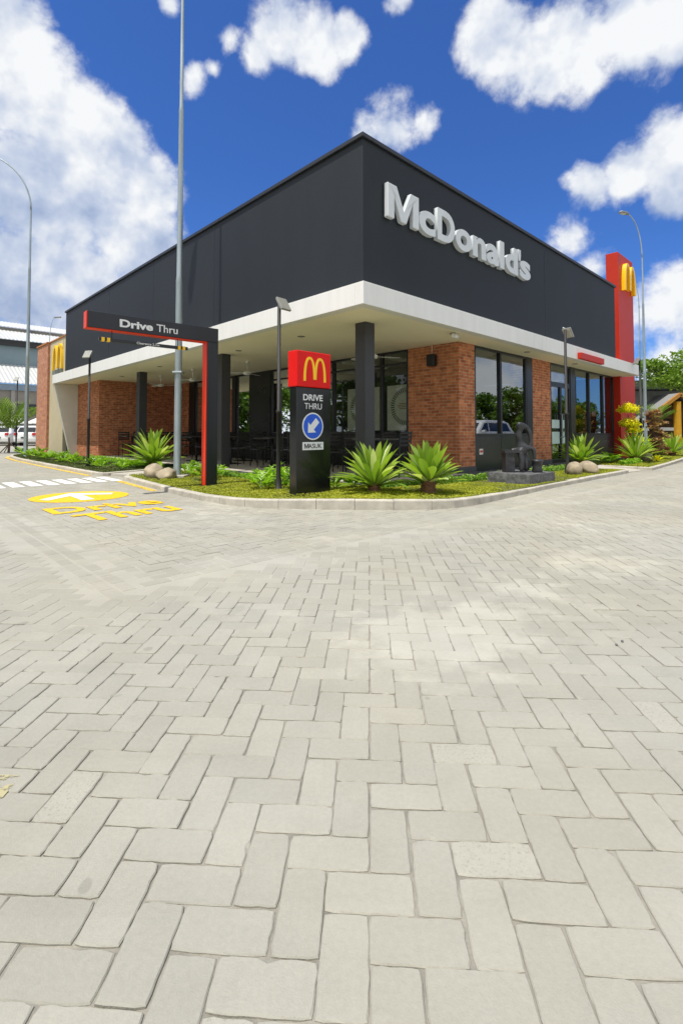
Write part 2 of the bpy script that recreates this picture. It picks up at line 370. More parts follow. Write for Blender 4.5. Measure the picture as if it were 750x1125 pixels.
def glass_mat(name, tint, refl):
    m = bpy.data.materials.new(name); m.use_nodes = True; t = m.node_tree; t.nodes.clear(); Lk = t.links.new
    o = t.nodes.new('ShaderNodeOutputMaterial'); mx = t.nodes.new('ShaderNodeMixShader'); tr = t.nodes.new('ShaderNodeBsdfTransparent'); gl = t.nodes.new('ShaderNodeBsdfGlossy')
    tr.inputs[0].default_value = (*tint, 1); gl.inputs['Color'].default_value = (0.92, 0.97, 1, 1); gl.inputs['Roughness'].default_value = 0.004
    lw = t.nodes.new('ShaderNodeLayerWeight'); lw.inputs['Blend'].default_value = 0.25
    f = mth(t, 'MULTIPLY_ADD', lw.outputs['Fresnel'], 0.9, refl, clamp=True)
    Lk(f, mx.inputs[0]); Lk(tr.outputs[0], mx.inputs[1]); Lk(gl.outputs[0], mx.inputs[2]); Lk(mx.outputs[0], o.inputs[0])
    tcn = t.nodes.new('ShaderNodeTexCoord'); n = t.nodes.new('ShaderNodeTexNoise'); n.inputs['Scale'].default_value = 1.3; Lk(tcn.outputs['Object'], n.inputs['Vector'])
    b = t.nodes.new('ShaderNodeBump'); b.inputs['Strength'].default_value = 0.03; b.inputs['Distance'].default_value = 0.02; Lk(n.outputs[0], b.inputs['Height']); Lk(b.outputs[0], gl.inputs['Normal'])
    return m
glass_r = glass_mat('tinted_glass', (0.55, 0.60, 0.56), 0.24)
glass_l = glass_mat('clear_glass', (0.93, 0.96, 0.91), 0.012)
car_glass = mat('car_glass', (0.01, 0.014, 0.018), 0.06, var=0, spec=0.8)

def leaf_mat(name, c1, c2, c3=None, rough=0.45, trans=0.25):
    """foliage: every leaf has its own tone from attribute 'tone'"""
    m = bpy.data.materials.new(name); m.use_nodes = True; t = m.node_tree; Lk = t.links.new; p = t.nodes['Principled BSDF']; o = t.nodes['Material Output']
    a = t.nodes.new('ShaderNodeAttribute'); a.attribute_name = 'tone'
    r = t.nodes.new('ShaderNodeValToRGB'); Lk(a.outputs['Fac'], r.inputs[0]); e = r.color_ramp.elements; e[0].color = (*c1, 1); e[1].color = (*c2, 1)
    if c3: x = e.new(0.85); x.color = (*c2, 1); e[-1].color = (*c3, 1)
    Lk(r.outputs[0], p.inputs['Base Color']); p.inputs['Roughness'].default_value = rough; p.inputs['Specular IOR Level'].default_value = 0.35
    if trans:
        tl = t.nodes.new('ShaderNodeBsdfTranslucent'); sc = t.nodes.new('ShaderNodeVectorMath'); sc.operation = 'MULTIPLY'; sc.inputs[1].default_value = (1.5, 1.7, 0.5); Lk(r.outputs[0], sc.inputs[0]); Lk(sc.outputs[0], tl.inputs[0])
        mx = t.nodes.new('ShaderNodeMixShader'); mx.inputs[0].default_value = trans; Lk(p.outputs[0], mx.inputs[1]); Lk(tl.outputs[0], mx.inputs[2]); Lk(mx.outputs[0], o.inputs[0])
    return m
agave_leaf = leaf_mat('agave_leaf', (0.09, 0.19, 0.022), (0.34, 0.46, 0.07), (0.66, 0.70, 0.40), 0.32, 0.28)
shrub_leaf = leaf_mat('shrub_leaf', (0.09, 0.24, 0.012), (0.36, 0.55, 0.04), None, 0.4, 0.3)
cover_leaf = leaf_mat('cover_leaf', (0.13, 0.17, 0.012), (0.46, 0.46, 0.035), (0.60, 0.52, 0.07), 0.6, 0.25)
cover_dark = leaf_mat('cover_leaf_dark', (0.03, 0.05, 0.01), (0.12, 0.15, 0.03), None, 0.7, 0.2)
hedge_leaf = leaf_mat('hedge_leaf', (0.08, 0.20, 0.02), (0.26, 0.42, 0.06), (0.62, 0.68, 0.40), 0.4, 0.25)
tree_leaf = leaf_mat('tree_leaf', (0.04, 0.09, 0.01), (0.16, 0.26, 0.03), None, 0.5, 0.3)
tree_leaf2 = leaf_mat('rain_tree_leaf', (0.06, 0.13, 0.012), (0.24, 0.36, 0.04), None, 0.5, 0.3)
yellow_leaf = leaf_mat('golden_leaf', (0.55, 0.55, 0.01), (0.90, 0.78, 0.02), None, 0.45, 0.25)
palm_leaf = leaf_mat('palm_leaf', (0.06, 0.13, 0.02), (0.22, 0.32, 0.05), None, 0.45, 0.25)
brown_leaf = leaf_mat('dry_bromeliad', (0.26, 0.11, 0.07), (0.48, 0.33, 0.18), (0.42, 0.45, 0.12), 0.6, 0.15)

# ------------------------------------------------------------ ground
DUSTS = [(.42, 2.46, .62, 1.0), (.75, 2.62, .55, .8), (1.23, 3.2, .6, .55), (1.9, 3.85, .8, .6), (-1.7, 6.3, 1.0, .5), (2.6, 5.2, .9, .4)]
def conc_mat(name, base, attr=False, scale=1.0):
    m = bpy.data.materials.new(name); m.use_nodes = True; t = m.node_tree; p = t.nodes['Principled BSDF']; Lk = t.links.new
    g = t.nodes.new('ShaderNodeNewGeometry'); pos = g.outputs['Position']
    def nz(s, d, r=0.6, dist=0.0):
        n = t.nodes.new('ShaderNodeTexNoise'); Lk(pos, n.inputs['Vector']); n.inputs['Scale'].default_value = s; n.inputs['Detail'].default_value = d; n.inputs['Roughness'].default_value = r; n.inputs['Distortion'].default_value = dist; return n.outputs[0]
    def mrange(v, a, b, c, d, sm='LINEAR'):
        r = t.nodes.new('ShaderNodeMapRange'); r.interpolation_type = sm; Lk(v, r.inputs[0])
        for i, x in enumerate((a, b, c, d)): r.inputs[i + 1].default_value = x
        return r.outputs[0]
    big = nz(0.55, 5, 0.6, 0.6); mid = nz(4.5, 6); fine = nz(70, 6, 0.75); speck = nz(260, 2, 0.5)
    val = mrange(big, 0.3, 0.7, 0.93, 1.09); val = mth(t, 'MULTIPLY', val, mrange(mid, 0.3, 0.7, 0.955, 1.045)); val = mth(t, 'MULTIPLY', val, mrange(fine, 0.3, 0.7, 0.94, 1.06))
    # cement dust blown over the joints in pale drifts
    dust = mrange(nz(0.42, 7, 0.62, 1.2), 0.56, 0.70, 0.0, 1.0, 'SMOOTHSTEP')
    for bx_, by_, br_, bw_ in DUSTS:
        dd = t.nodes.new('ShaderNodeVectorMath'); dd.operation = 'DISTANCE'; Lk(pos, dd.inputs[0]); dd.inputs[1].default_value = (bx_, by_, 0)
        f_ = mth(t, 'ADD', mth(t, 'MULTIPLY_ADD', dd.outputs['Value'], -bw_ / br_, bw_), mth(t, 'MULTIPLY_ADD', mid, 1.6, -.85))
        dust = mth(t, 'MAXIMUM', dust, mrange(f_, 0.1, 0.6, 0.0, 1.0, 'SMOOTHSTEP'))
    val = mth(t, 'MULTIPLY', val, mth(t, 'MULTIPLY_ADD', dust, 0.19, 1.0))
    # tyre-worn streaks running in and out of the lane
    mpn = t.nodes.new('ShaderNodeMapping'); mpn.inputs['Rotation'].default_value = (0, 0, R(-62)); mpn.inputs['Scale'].default_value = (.16, 2.6, 1); Lk(pos, mpn.inputs[0])
    tn_ = t.nodes.new('ShaderNodeTexNoise'); tn_.inputs['Scale'].default_value = 1.0; tn_.inputs['Detail'].default_value = 5; tn_.inputs['Distortion'].default_value = .5; Lk(mpn.outputs[0], tn_.inputs['Vector'])
    val = mth(t, 'MULTIPLY', val, mrange(tn_.outputs[0], .56, .70, 1.0, .93, 'SMOOTHSTEP'))
    stain = mrange(nz(1.15, 5, 0.7, 1.5), 0.60, 0.72, 0.0, 1.0, 'SMOOTHSTEP'); val = mth(t, 'MULTIPLY', val, mth(t, 'MULTIPLY_ADD', stain, -0.10, 1.0))
    drip = mrange(nz(7.5, 1, 0.3), 0.765, 0.785, 0.0, 1.0, 'SMOOTHSTEP'); val = mth(t, 'MULTIPLY', val, mth(t, 'MULTIPLY_ADD', drip, -0.18, 1.0))
    # scattered dark spots
    spots = mrange(nz(3.1, 2, 0.4), 0.775, 0.80, 0.0, 1.0, 'SMOOTHSTEP'); val = mth(t, 'MULTIPLY', val, mth(t, 'MULTIPLY_ADD', spots, -0.28, 1.0))
    if attr:
        a = t.nodes.new('ShaderNodeAttribute'); a.attribute_name = 'tone'
        val = mth(t, 'MULTIPLY', val, mth(t, 'MULTIPLY_ADD', a.outputs['Fac'], 0.10, 0.95))
        rough_p = mrange(a.outputs['Fac'], 0.955, 0.97, 0.0, 1.0)       # some blocks show coarse aggregate
        agg = mth(t, 'MULTIPLY', mrange(nz(120, 3, 0.6), 0.56, 0.66, 0.0, 1.0), rough_p)
        val = mth(t, 'MULTIPLY', val, mth(t, 'MULTIPLY_ADD', agg, -0.22, 1.0))
        val = mth(t, 'MULTIPLY', val, mth(t, 'MULTIPLY_ADD', rough_p, 0.03, 1.0))
    sc = t.nodes.new('ShaderNodeVectorMath'); sc.operation = 'SCALE'; Lk(val, sc.inputs['Scale'])
    cmx = t.nodes.new('ShaderNodeMix'); cmx.data_type = 'RGBA'; Lk(mrange(nz(0.8, 3), 0.35, 0.65, 0.0, 1.0), cmx.inputs[0]); cmx.inputs[6].default_value = (*base, 1); cmx.inputs[7].default_value = (base[0] * 1.01, base[1] * 0.993, base[2] * 0.94, 1)
    Lk(cmx.outputs[2], sc.inputs[0]); Lk(sc.outputs[0], p.inputs['Base Color'])
    p.inputs['Roughness'].default_value = 0.9; p.inputs['Specular IOR Level'].default_value = 0.2
    b = t.nodes.new('ShaderNodeBump'); b.inputs['Strength'].default_value = 0.35; b.inputs['Distance'].default_value = 0.004; Lk(mth(t, 'ADD', fine, mth(t, 'MULTIPLY', speck, 0.6)), b.inputs['Height']); Lk(b.outputs[0], p.inputs['Normal'])
    return m
paver_m = conc_mat('concrete_paver', (0.326, 0.317, 0.274), True)
sheet_m = conc_mat('road_surface', (0.335, 0.326, 0.286))
sand_m = mat('joint_sand', (0.25, 0.235, 0.195), 0.95, var=0.35, nscale=8, bump=0.4, bscale=120)

MB().add([(-500, -300, -.03), (700, -300, -.03), (700, 900, -.03), (-500, 900, -.03)], [(0, 1, 2, 3)]).build('ground', sheet_m)['kind'] = 'structure'
def joint_bed():
    """sand in the joints: a sheet that rises where dust has filled the joints"""
    from mathutils import noise as mn
    st_ = .12; nx_ = int(28.1 / st_); ny_ = int(20.8 / st_); vs = []
    for j in range(ny_ + 1):
        for i in range(nx_ + 1):
            x = -14.04 + i * st_; y = -3.5 + j * st_; d = .5 + .5 * mn.noise(Vector((x * .8, y * .8, 3))) + .35 * mn.noise(Vector((x * 2.3, y * 2.3, 7)))
            d = min(1, max(0, (d - .35) * 1.3))
            for bx_, by_, br_, bw_ in DUSTS: d = max(d, min(1, 2.0 * bw_ * (1 - math.hypot(x - bx_, y - by_) / br_ / 1.15)))
            d = max(d, min(.85, (y - 3.0) / 4))
            vs.append((x, y, -.0058 + .0026 * d))
    w_ = nx_ + 1; fs = [(j * w_ + i, j * w_ + i + 1, (j + 1) * w_ + i + 1, (j + 1) * w_ + i) for j in range(ny_) for i in range(nx_)]
    return MB().add(vs, fs, smooth=True).build('joint_bed', sand_m)
joint_bed()['kind'] = 'structure'
MB().add([(-90, 17.2, -.012), (90, 17.2, -.012), (90, 120, -.012), (-90, 120, -.012)], [(0, 1, 2, 3)]).build('road', sheet_m)['kind'] = 'structure'
BANDS = True

def to_ab(x, y):
    dx, dy = x - ORG.x, y - ORG.y
    return dx * U.x + dy * U.y, dx * V.x + dy * V.y
def paver_field():
    Wd = 0.097; rg = np.random.RandomState(3); vs = []; fs = []; tones = []
    nv = 0
    def one(cx, cy, hl, hw, ang, near):
        nonlocal nv
        gap = 0.0009; hl -= gap + abs(rg.normal(0, .0007)); hw -= gap + abs(rg.normal(0, .0007))
        ang += rg.normal(0, 0.0065); cx += rg.normal(0, .0013); cy += rg.normal(0, .0013)
        ca, sa = math.cos(ang), math.sin(ang); tz = rg.normal(0, 0.0009); tx, ty = rg.normal(0, 0.0045, 2)
        nl, nw = (8, 5) if near else (1, 1)
        bx, amp = (0.0020, 0.0007) if near else (0.003, 0.0)
        ring = []
        for i in range(nl): ring.append((-hl + 2 * hl * i / nl, -hw))
        for i in range(nw): ring.append((hl, -hw + 2 * hw * i / nw))
        for i in range(nl): ring.append((hl - 2 * hl * i / nl, hw))
        for i in range(nw): ring.append((-hl, hw - 2 * hw * i / nw))
        n = len(ring); cr = 0.005
        chip = rg.randint(0, n) if (near and rg.rand() < 0.22) else -1
        loops = ([], [], [])
        for i, (x, y) in enumerate(ring):
            j1, j2 = (rg.normal(0, amp, 2) if near else (0, 0))
            x2, y2 = x + j1, y + j2
            if abs(abs(x) - hl) < 1e-6 and abs(abs(y) - hw) < 1e-6: x2 -= math.copysign(cr * .5, x); y2 -= math.copysign(cr * .5, y)
            b = bx * (1 + (abs(rg.normal(0, .45)) if near else 0))
            if i == chip: b = 0.011
            f = (1 - b / hl, 1 - b / hw)
            for k, (px, py, pz) in enumerate(((x2 * f[0], y2 * f[1], 0.0), (x2, y2, -0.0028 if i != chip else -.006), (x2, y2, -0.02))):
                z = tz + px * tx + py * ty + pz
                loops[k].append((cx + px * ca - py * sa, cy + px * sa + py * ca, z))
        for l in loops: vs.extend(l)
        t_ = rg.rand()
        # top as a fan of quads is not needed: the ring is even, so pair it up
        top = [nv + i for i in range(n)]
        if n == 4: fs.append(tuple(top)); tones.append(t_)
        else:
            a, b = 0, n - 1                     # strip across the block
            a, b = 0, n - 1
            while b - a > 1:
                if b - a == 2: fs.append((top[a], top[a + 1], top[b], top[b])); tones.append(t_); break
                fs.append((top[a], top[a + 1], top[b - 1], top[b])); tones.append(t_); a += 1; b -= 1
        for r_ in (0, 1):
            o0 = nv + r_ * n; o1 = nv + (r_ + 1) * n
            for i in range(n): fs.append((o0 + i, o1 + i, o1 + (i + 1) % n, o0 + (i + 1) % n)); tones.append(t_)
        nv += 3 * n
    def visible(x, y): return -3.4 < y < 17.2 and abs(x) < 14.0
    def blocked(a, b):
        if a > -1.2 and b > 1.0: return not (6.15 < b < 7.0 and a < 0.0)
        if a > -1.0 and b > -0.1: return True
        if a > 0.3 and b > -1.15: return True
        if a > -0.5 and b > -.7: return True
        return False
    def inner(a, b): return a > -4.31 and b > -1.90
    phi = R(-3.2)                       # main field, laid nearly square to the camera
    cp, sp = math.cos(phi), math.sin(phi)
    for i in range(-184, 185):
        for j in range(-52, 205):
            k = (-i - 1 - j) % 4      # mirrored herringbone
            if k == 0: ox, oy, hl, hw, an = i, j + .5, Wd, Wd / 2, 0.0
            elif k == 3: ox, oy, hl, hw, an = i + .5, j + 1, Wd, Wd / 2, math.pi / 2
            else: continue
            lx, ly = ox * Wd, oy * Wd
            x, y = lx * cp - ly * sp, lx * sp + ly * cp
            if not visible(x, y): continue
            a, b = to_ab(x, y)
            if blocked(a, b) or inner(a + .10, b + .10): continue
            one(x, y, hl, hw, phi + an, 0 < y < 3.2 and abs(x) < 3.0)
    for i in range(-50, 160):
        for j in range(-22, 205):           # drive lane field, square to the restaurant
            k = (i - j) % 4
            if k == 0: ox, oy, an = i + 1, j + .5, 0.0
            elif k == 3: ox, oy, an = i + .5, j + 1, math.pi / 2
            else: continue
            a, b = ox * Wd - .02, oy * Wd - .02
            if a < -4.0 or b < -1.68: continue
            p = W(a, b)
            if not visible(p.x, p.y) or blocked(a, b): continue
            one(p.x, p.y, Wd, Wd / 2, ROT + an, False)
    for r_ in range(2):                     # header courses along the lane's edge
        for j in range(0, 120):
            b = -1.9 + .21 * j + (.105 if r_ else 0); a = -4.24 + .106 * r_
            p = W(a, b)
            if visible(p.x, p.y): one(p.x, p.y, Wd, Wd / 2, ROT + math.pi / 2, False)
        for j in range(0, 120):
            a = -3.95 + .21 * j + (.105 if r_ else 0); b = -1.84 + .106 * r_
            p = W(a, b)
            if visible(p.x, p.y) and not blocked(a, b): one(p.x, p.y, Wd, Wd / 2, ROT, False)
    fs2 = np.array(fs, dtype=np.int32)
    return vs, fs2, tones
mb = MB()
for q in (((-4.75, -2.35), (-3.85, -2.35), (-3.85, 12), (-4.75, 12)), ((-3.85, -2.35), (20, -2.35), (20, -1.48), (-3.85, -1.48))): mb.add([W(a, b, -.0022) for a, b in q], [(0, 1, 2, 3)])
tag(mb.build('paving_band', conc_mat('band_concrete', (.36, .35, .305))), kind='structure')
pv, pf, ptn = paver_field()
me = bpy.data.meshes.new('brick_paving')
flist = [tuple(f) if f[2] != f[3] else tuple(f[:3]) for f in pf.tolist()]
me.from_pydata(pv, [], flist); at = me.attributes.new('tone', 'FLOAT', 'FACE'); at.data.foreach_set('value', np.array(ptn, dtype=np.float32)); me.materials.append(paver_m)
o = bpy.data.objects.new('brick_paving', me); COL.objects.link(o); o['kind'] = 'structure'

# ------------------------------------------------------------ painted marks on the lane
def paint_mat(name, col, wear):
    m = bpy.data.materials.new(name); m.use_nodes = True; t = m.node_tree; p = t.nodes['Principled BSDF']; o = t.nodes['Material Output']; Lk = t.links.new
    p.inputs['Base Color'].default_value = (*col, 1); p.inputs['Roughness'].default_value = 0.7
    g = t.nodes.new('ShaderNodeNewGeometry'); n = t.nodes.new('ShaderNodeTexNoise'); Lk(g.outputs['Position'], n.inputs['Vector']); n.inputs['Scale'].default_value = 14; n.inputs['Detail'].default_value = 8; n.inputs['Roughness'].default_value = 0.7
    r = t.nodes.new('ShaderNodeMapRange'); Lk(n.outputs[0], r.inputs[0]); r.inputs[1].default_value = wear; r.inputs[2].default_value = wear + .06
    mx = t.nodes.new('ShaderNodeMixShader'); tr = t.nodes.new('ShaderNodeBsdfTransparent'); Lk(r.outputs[0], mx.inputs[0]); Lk(tr.outputs[0], mx.inputs[1]); Lk(p.outputs[0], mx.inputs[2]); Lk(mx.outputs[0], o.inputs[0])
    return m
py_m = paint_mat('yellow_road_paint', (0.78, 0.47, 0.006), 0.345); pw_m = paint_mat('white_road_paint', (0.78, 0.78, 0.75), 0.37); pyl_m = paint_mat('worn_yellow_paint', (0.74, 0.50, 0.06), 0.42)
KERB_FAR = [(0.3, 7.25), (-.55, 7.05), (-1.42, 6.78), (-1.53, 7.2), (-1.52, 9), (-1.5, 12), (-1.42, 15.5), (-1.25, 18.0), (-.95, 19.2), (-.3, 19.9), (.6, 20.1)]
KERB_NEAR = [(0.3, 6.2), (-1.2, 6.05), (-1.42, 5.6), (-1.6, 4.0), (-1.74, 2.6), (-1.8, 1.6), (-1.75, .85), (-1.62, .45), (-1.4, .1), (-.98, -.40), (-.46, -.95), (-.1, -1.25), (.25, -1.42), (.8, -1.46), (1.6, -1.42), (3.3, -1.32), (5.6, -1.26), (8.22, -1.22), (8.2, -.9), (8.12, .5)]
KERB_EAST = [(9.6, .5), (9.5, -.6), (9.52, -1.38), (12, -1.18), (15.5, -.85), (19, -.5), (24, 0), (30, .6)]
def kerb_h(a, b):
    d = math.hypot(a + .6, b + .6); return 0.08 + 0.05 * math.exp(-(d / 2.0) ** 2)
def strip(line, off0, off1, z):
    mb = MB(); n = len(line); vs = []
    for i, p in enumerate(line):
        q0 = Vector(line[max(i - 1, 0)]); q1 = Vector(line[min(i + 1, n - 1)]); t = (q1 - q0).normalized(); nn = Vector((-t.y, t.x))
        for of in (off0, off1): c = Vector(p) + nn * of; vs.append(W(c.x, c.y, z))
    return mb.add(vs, [(2 * i, 2 * i + 1, 2 * i + 3, 2 * i + 2) for i in range(n - 1)])
tag(strip(KERB_FAR[3:] , .03, .15, .0045).build('yellow_line', pyl_m), kind='structure')
tag(strip([(-1.46, 6.4), (-1.47, 5.8), (-1.6, 4.3), (-1.7, 3.2)], -.15, -.03, .0045).build('yellow_line', pyl_m), kind='structure')
mb = MB()
for i in range(8):
    a = -3.72 + .29 * i
    mb.add([W(a, 5.45, .005), W(a + .20, 5.45, .005), W(a + .22, 6.62, .005), W(a + .02, 6.62, .005)], [(0, 1, 2, 3)])
tag(mb.build('zebra_crossing', pw_m), kind='structure')
mb = MB(); cx, cy, rr = -2.93, 3.29, .69
mb.add([W(cx + rr * math.cos(2 * math.pi * i / 48), cy + rr * math.sin(2 * math.pi * i / 48), .005) for i in range(48)], [tuple(range(48))])
tag(mb.build('painted_disc', py_m), kind='structure')
mb = MB()
arrow = [(-2.95, 3.80), (-3.50, 3.25), (-3.42, 3.08), (-3.04, 3.42), (-3.06, 2.78), (-2.88, 2.78), (-2.86, 3.46), (-2.50, 3.20), (-2.40, 3.38)]
mb.add([W(a, b, .009) for a, b in arrow], [(0, 1, 2, 3), (0, 3, 4, 5, 6), (0, 6, 7, 8)])
tag(mb.build('painted_arrow', pw_m), kind='structure')
for word, a0, a1, b0, h, tilt in (('Drive', -3.70, -2.28, 1.66, .58, .02), ('Thru', -3.58, -2.38, .84, .60, .12)):
    me = text_mesh(word, 1.0, 0, 0.03); lo, hi = bounds(me)
    ref = text_mesh('D', 1.0, 0, 0.03); rl, rh = bounds(ref)
    for vtx in me.vertices:
        x = (vtx.co.x - lo[0]) / (hi[0] - lo[0]); y = (vtx.co.y - rl[1]) / (rh[1] - rl[1])
        p = W(a0 + x * (a1 - a0), b0 + y * h + tilt * x, .0065); vtx.co = p
    me.materials.clear(); me.materials.append(py_m)
    o = bpy.data.objects.new('lane_lettering', me); COL.objects.link(o); o['kind'] = 'structure'

tag(MB().add([(-1.10, 1.395, .003), (-.925, 1.385, .003), (-.93, 1.475, .003), (-1.10, 1.485, .003)], [(0, 1, 2, 3)]).build('faded_yellow_paint', paint_mat('faded_paint', (.40, .36, .20), .47)), kind='structure')
# ------------------------------------------------------------ kerbs and planting beds
def kerb(line, label):
    """row of precast kerb stones with open joints"""
    mb = MB(); wd = .12; pts = [Vector(p) for p in line]
    d = [0]
    for i in range(1, len(pts)): d.append(d[-1] + (pts[i] - pts[i - 1]).length)
    def at_(s):
        for i in range(1, len(pts)):
            if s <= d[i] or i == len(pts) - 1:
                k = (s - d[i - 1]) / (d[i] - d[i - 1]); return pts[i - 1].lerp(pts[i], k)
    Ltot = d[-1]; step = .5; n = int(Ltot / step)
    for i in range(n):
        s0 = Ltot * i / n + .003; s1 = Ltot * (i + 1) / n - .003; sub = 3; vs = []
        dz = rnd.uniform(-.002, .002)
        for j in range(sub + 1):
            s = s0 + (s1 - s0) * j / sub; p = at_(s); t = (at_(min(s + .05, Ltot)) - at_(max(s - .05, 0))).normalized(); nn = Vector((t.y, -t.x)) * -1
            h = kerb_h(p.x, p.y) + dz
            for of, z in ((-.0, -.03), (.0, h - .018), (.004, h - .006), (.016, h), (wd - .01, h), (wd, h - .01), (wd, -.03)):
                q = p + nn * of; vs.append(W(q.x, q.y, z))
        m = 7
        fs = [(j * m + k, j * m + k + 1, (j + 1) * m + k + 1, (j + 1) * m + k) for j in range(sub) for k in range(m - 1)]
        fs += [tuple(range(m - 1, -1, -1)), tuple(sub * m + k for k in range(m))]
        mb.add(vs, fs)
    o = mb.build('kerb', kerb_m); o['kind'] = 'structure'; return o
def off(line, dd):
    n = len(line); r = []
    for i, p in enumerate(line):
        q0 = Vector(line[max(i - 1, 0)]); q1 = Vector(line[min(i + 1, n - 1)]); t = (q1 - q0).normalized(); r.append(Vector(p) + Vector((-t.y, t.x)) * dd)
    return [(v_.x, v_.y) for v_ in r]
KF = list(reversed(KERB_FAR))
kerb(KF, 'far'); kerb(KERB_NEAR, 'near'); kerb(KERB_EAST, 'east')
BED_FAR = off(KF, .10) + [(.75, 7.3), (.75, 20.0)]
BED_NEAR = off(KERB_NEAR, .10) + [(3.5, .5), (3.4, .45), (.75, .55), (.75, 6.2)]
BED_EAST = off(KERB_EAST, .10) + [(30, 4), (15.3, 4), (15.3, 1.0), (13.5, .47), (9.7, .45)]
def poly_fill(name, poly, zf, m):
    import bmesh
    bm = bmesh.new(); f = bm.faces.new([bm.verts.new(W(a, b, zf(a, b))) for a, b in poly]); bmesh.ops.triangulate(bm, faces=[f], ngon_method='EAR_CLIP')
    bmesh.ops.recalc_face_normals(bm, faces=bm.faces[:])
    if sum(f.normal.z for f in bm.faces) < 0: bmesh.ops.reverse_faces(bm, faces=bm.faces[:])
    me = bpy.data.meshes.new(name); bm.to_mesh(me); bm.free(); me.materials.append(m); o = bpy.data.objects.new(name, me); COL.objects.link(o); o['kind'] = 'structure'; return o
for b_ in (BED_FAR, BED_NEAR, BED_EAST): poly_fill('planting_bed', b_, lambda a, b: kerb_h(a, b) - .012, soil_m)
def in_poly(px, py, poly):
    x = np.asarray(px); y = np.asarray(py); c = np.zeros(x.shape, bool); n = len(poly)
    for i in range(n):
        x0, y0 = poly[i]; x1, y1 = poly[(i + 1) % n]
        cond = ((y0 > y) != (y1 > y)) & (x < (x1 - x0) * (y - y0) / ((y1 - y0) + 1e-12) + x0); c ^= cond
    return c
def leaf_cloud(P, size, rg, tilt=0.6, aspect=0.6):
    """rhombic leaves at points P (n,3)"""
    n = len(P); th = rg.rand(n) * 2 * np.pi; up = np.stack([rg.normal(0, tilt, n), rg.normal(0, tilt, n), np.ones(n)], 1); up /= np.linalg.norm(up, axis=1)[:, None]
    d = np.stack([np.cos(th), np.sin(th), np.zeros(n)], 1); t = np.cross(up, d); t /= np.linalg.norm(t, axis=1)[:, None]; d = np.cross(t, up)
    s = (size * (0.7 + 0.6 * rg.rand(n)))[:, None]
    a = P - d * s * .5; b = P + t * s * .5 * aspect + up * s * .08; c = P + d * s * .5; e = P - t * s * .5 * aspect + up * s * .08
    vs = np.stack([a, b, c, e], 1).reshape(-1, 3); fs = np.arange(4 * n).reshape(n, 4)
    return vs, fs
def cover(name, poly, dens, size, h, m, label, box, sd, zoff=0.0, noise_th=None):
    rg = np.random.RandomState(sd); a0, a1, b0, b1 = box; n = int((a1 - a0) * (b1 - b0) * dens)
    a = rg.uniform(a0, a1, n); b = rg.uniform(b0, b1, n); k = in_poly(a, b, poly); a = a[k]; b = b[k]
    lump = np.sin(a * 5.3 + np.sin(b * 4.1) * 1.7) * np.sin(b * 6.1 + a * 2.2) * .5 + .5
    bare = np.sin(a * 2.9 + 1.3 * np.sin(b * 3.7)) * np.sin(b * 2.3 + 1.1 * np.sin(a * 4.4)) + .35 * np.sin(a * 11 + b * 7) * np.sin(b * 13 - a * 5)
    kk = (bare > -.32) | (rg.rand(len(a)) < .25); a = a[kk]; b = b[kk]; lump = lump[kk]
    z = np.array([kerb_h(x, y) for x, y in zip(a, b)]) - .01 + rg.rand(len(a)) * h * (.35 + .65 * lump)
    P = np.stack([ORG.x + a * U.x + b * V.x, ORG.y + a * U.y + b * V.y, z], 1)
    vs, fs = leaf_cloud(P, size, rg, .7)
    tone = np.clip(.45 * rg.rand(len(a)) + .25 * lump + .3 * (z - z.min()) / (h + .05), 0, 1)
    o = np_mesh(name, vs, fs, [m], tone); return tag(o, label, 'ground cover', kind='stuff')
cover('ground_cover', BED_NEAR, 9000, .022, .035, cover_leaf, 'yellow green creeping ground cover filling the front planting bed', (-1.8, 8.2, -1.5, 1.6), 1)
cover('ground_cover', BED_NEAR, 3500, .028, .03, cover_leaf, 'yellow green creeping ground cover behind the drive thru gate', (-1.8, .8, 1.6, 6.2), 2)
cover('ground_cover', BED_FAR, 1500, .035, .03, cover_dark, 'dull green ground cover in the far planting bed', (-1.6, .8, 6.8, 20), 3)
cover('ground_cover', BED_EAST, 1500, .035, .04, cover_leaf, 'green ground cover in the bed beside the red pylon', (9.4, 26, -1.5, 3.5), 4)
mb = MB(); mb.prism([(-1.15, 6.25), (.75, 6.3), (.75, 7.2), (-.55, 6.98), (-1.3, 6.72)], -.03, .06); M_ = Matrix.Translation(ORG) @ Matrix.Rotation(ROT, 4, 'Z')
p_ = mb.build('crossing_path', path_m, bevel=.006); p_.matrix_world = M_; p_['kind'] = 'structure'
mb = MB(); mb.add([(8.15, -1.1, .006), (9.5, -1.2, .006), (9.58, .5, .10), (8.13, .5, .10)], [(0, 1, 2, 3)])
p_ = mb.build('entrance_ramp', path_m); p_.matrix_world = M_; p_['kind'] = 'structure'

# ------------------------------------------------------------ the restaurant (own axes: x along the right front, y along the left side)
CE = 2.95; TOP = 5.72; FZ = 3.30
B = empty('restaurant_building', ORG, ROT, 'dark flat roofed restaurant with white canopy band, brick piers and tall black framed windows', 'building')
mb = MB(); mb.box(.25, 12.14, .25, 16.42, CE + .2, TOP - .001); mb.build('upper_wall', dark_clad, B, bevel=.01)
for vx in (4.6, 8.9): pass
mb = MB()
for y0, y1, x0, x1 in ((.205, 16.45, .205, .45), (.205, .45, .452, 12.17)): mb.box(x0, x1, y0, y1, TOP, TOP + .07)
mb.box(11.95, 12.17, .452, 16.45, TOP, TOP + .07); mb.box(.452, 11.948, 16.2, 16.45, TOP, TOP + .07)
mb.build('parapet_cap', cap_metal, B, bevel=.008)
for y in (4.9, 8.2, 11.6): MB().box(.2465, .252, y, y + .012, CE + .3, TOP - .02).build('panel_joint', frame_m, B)
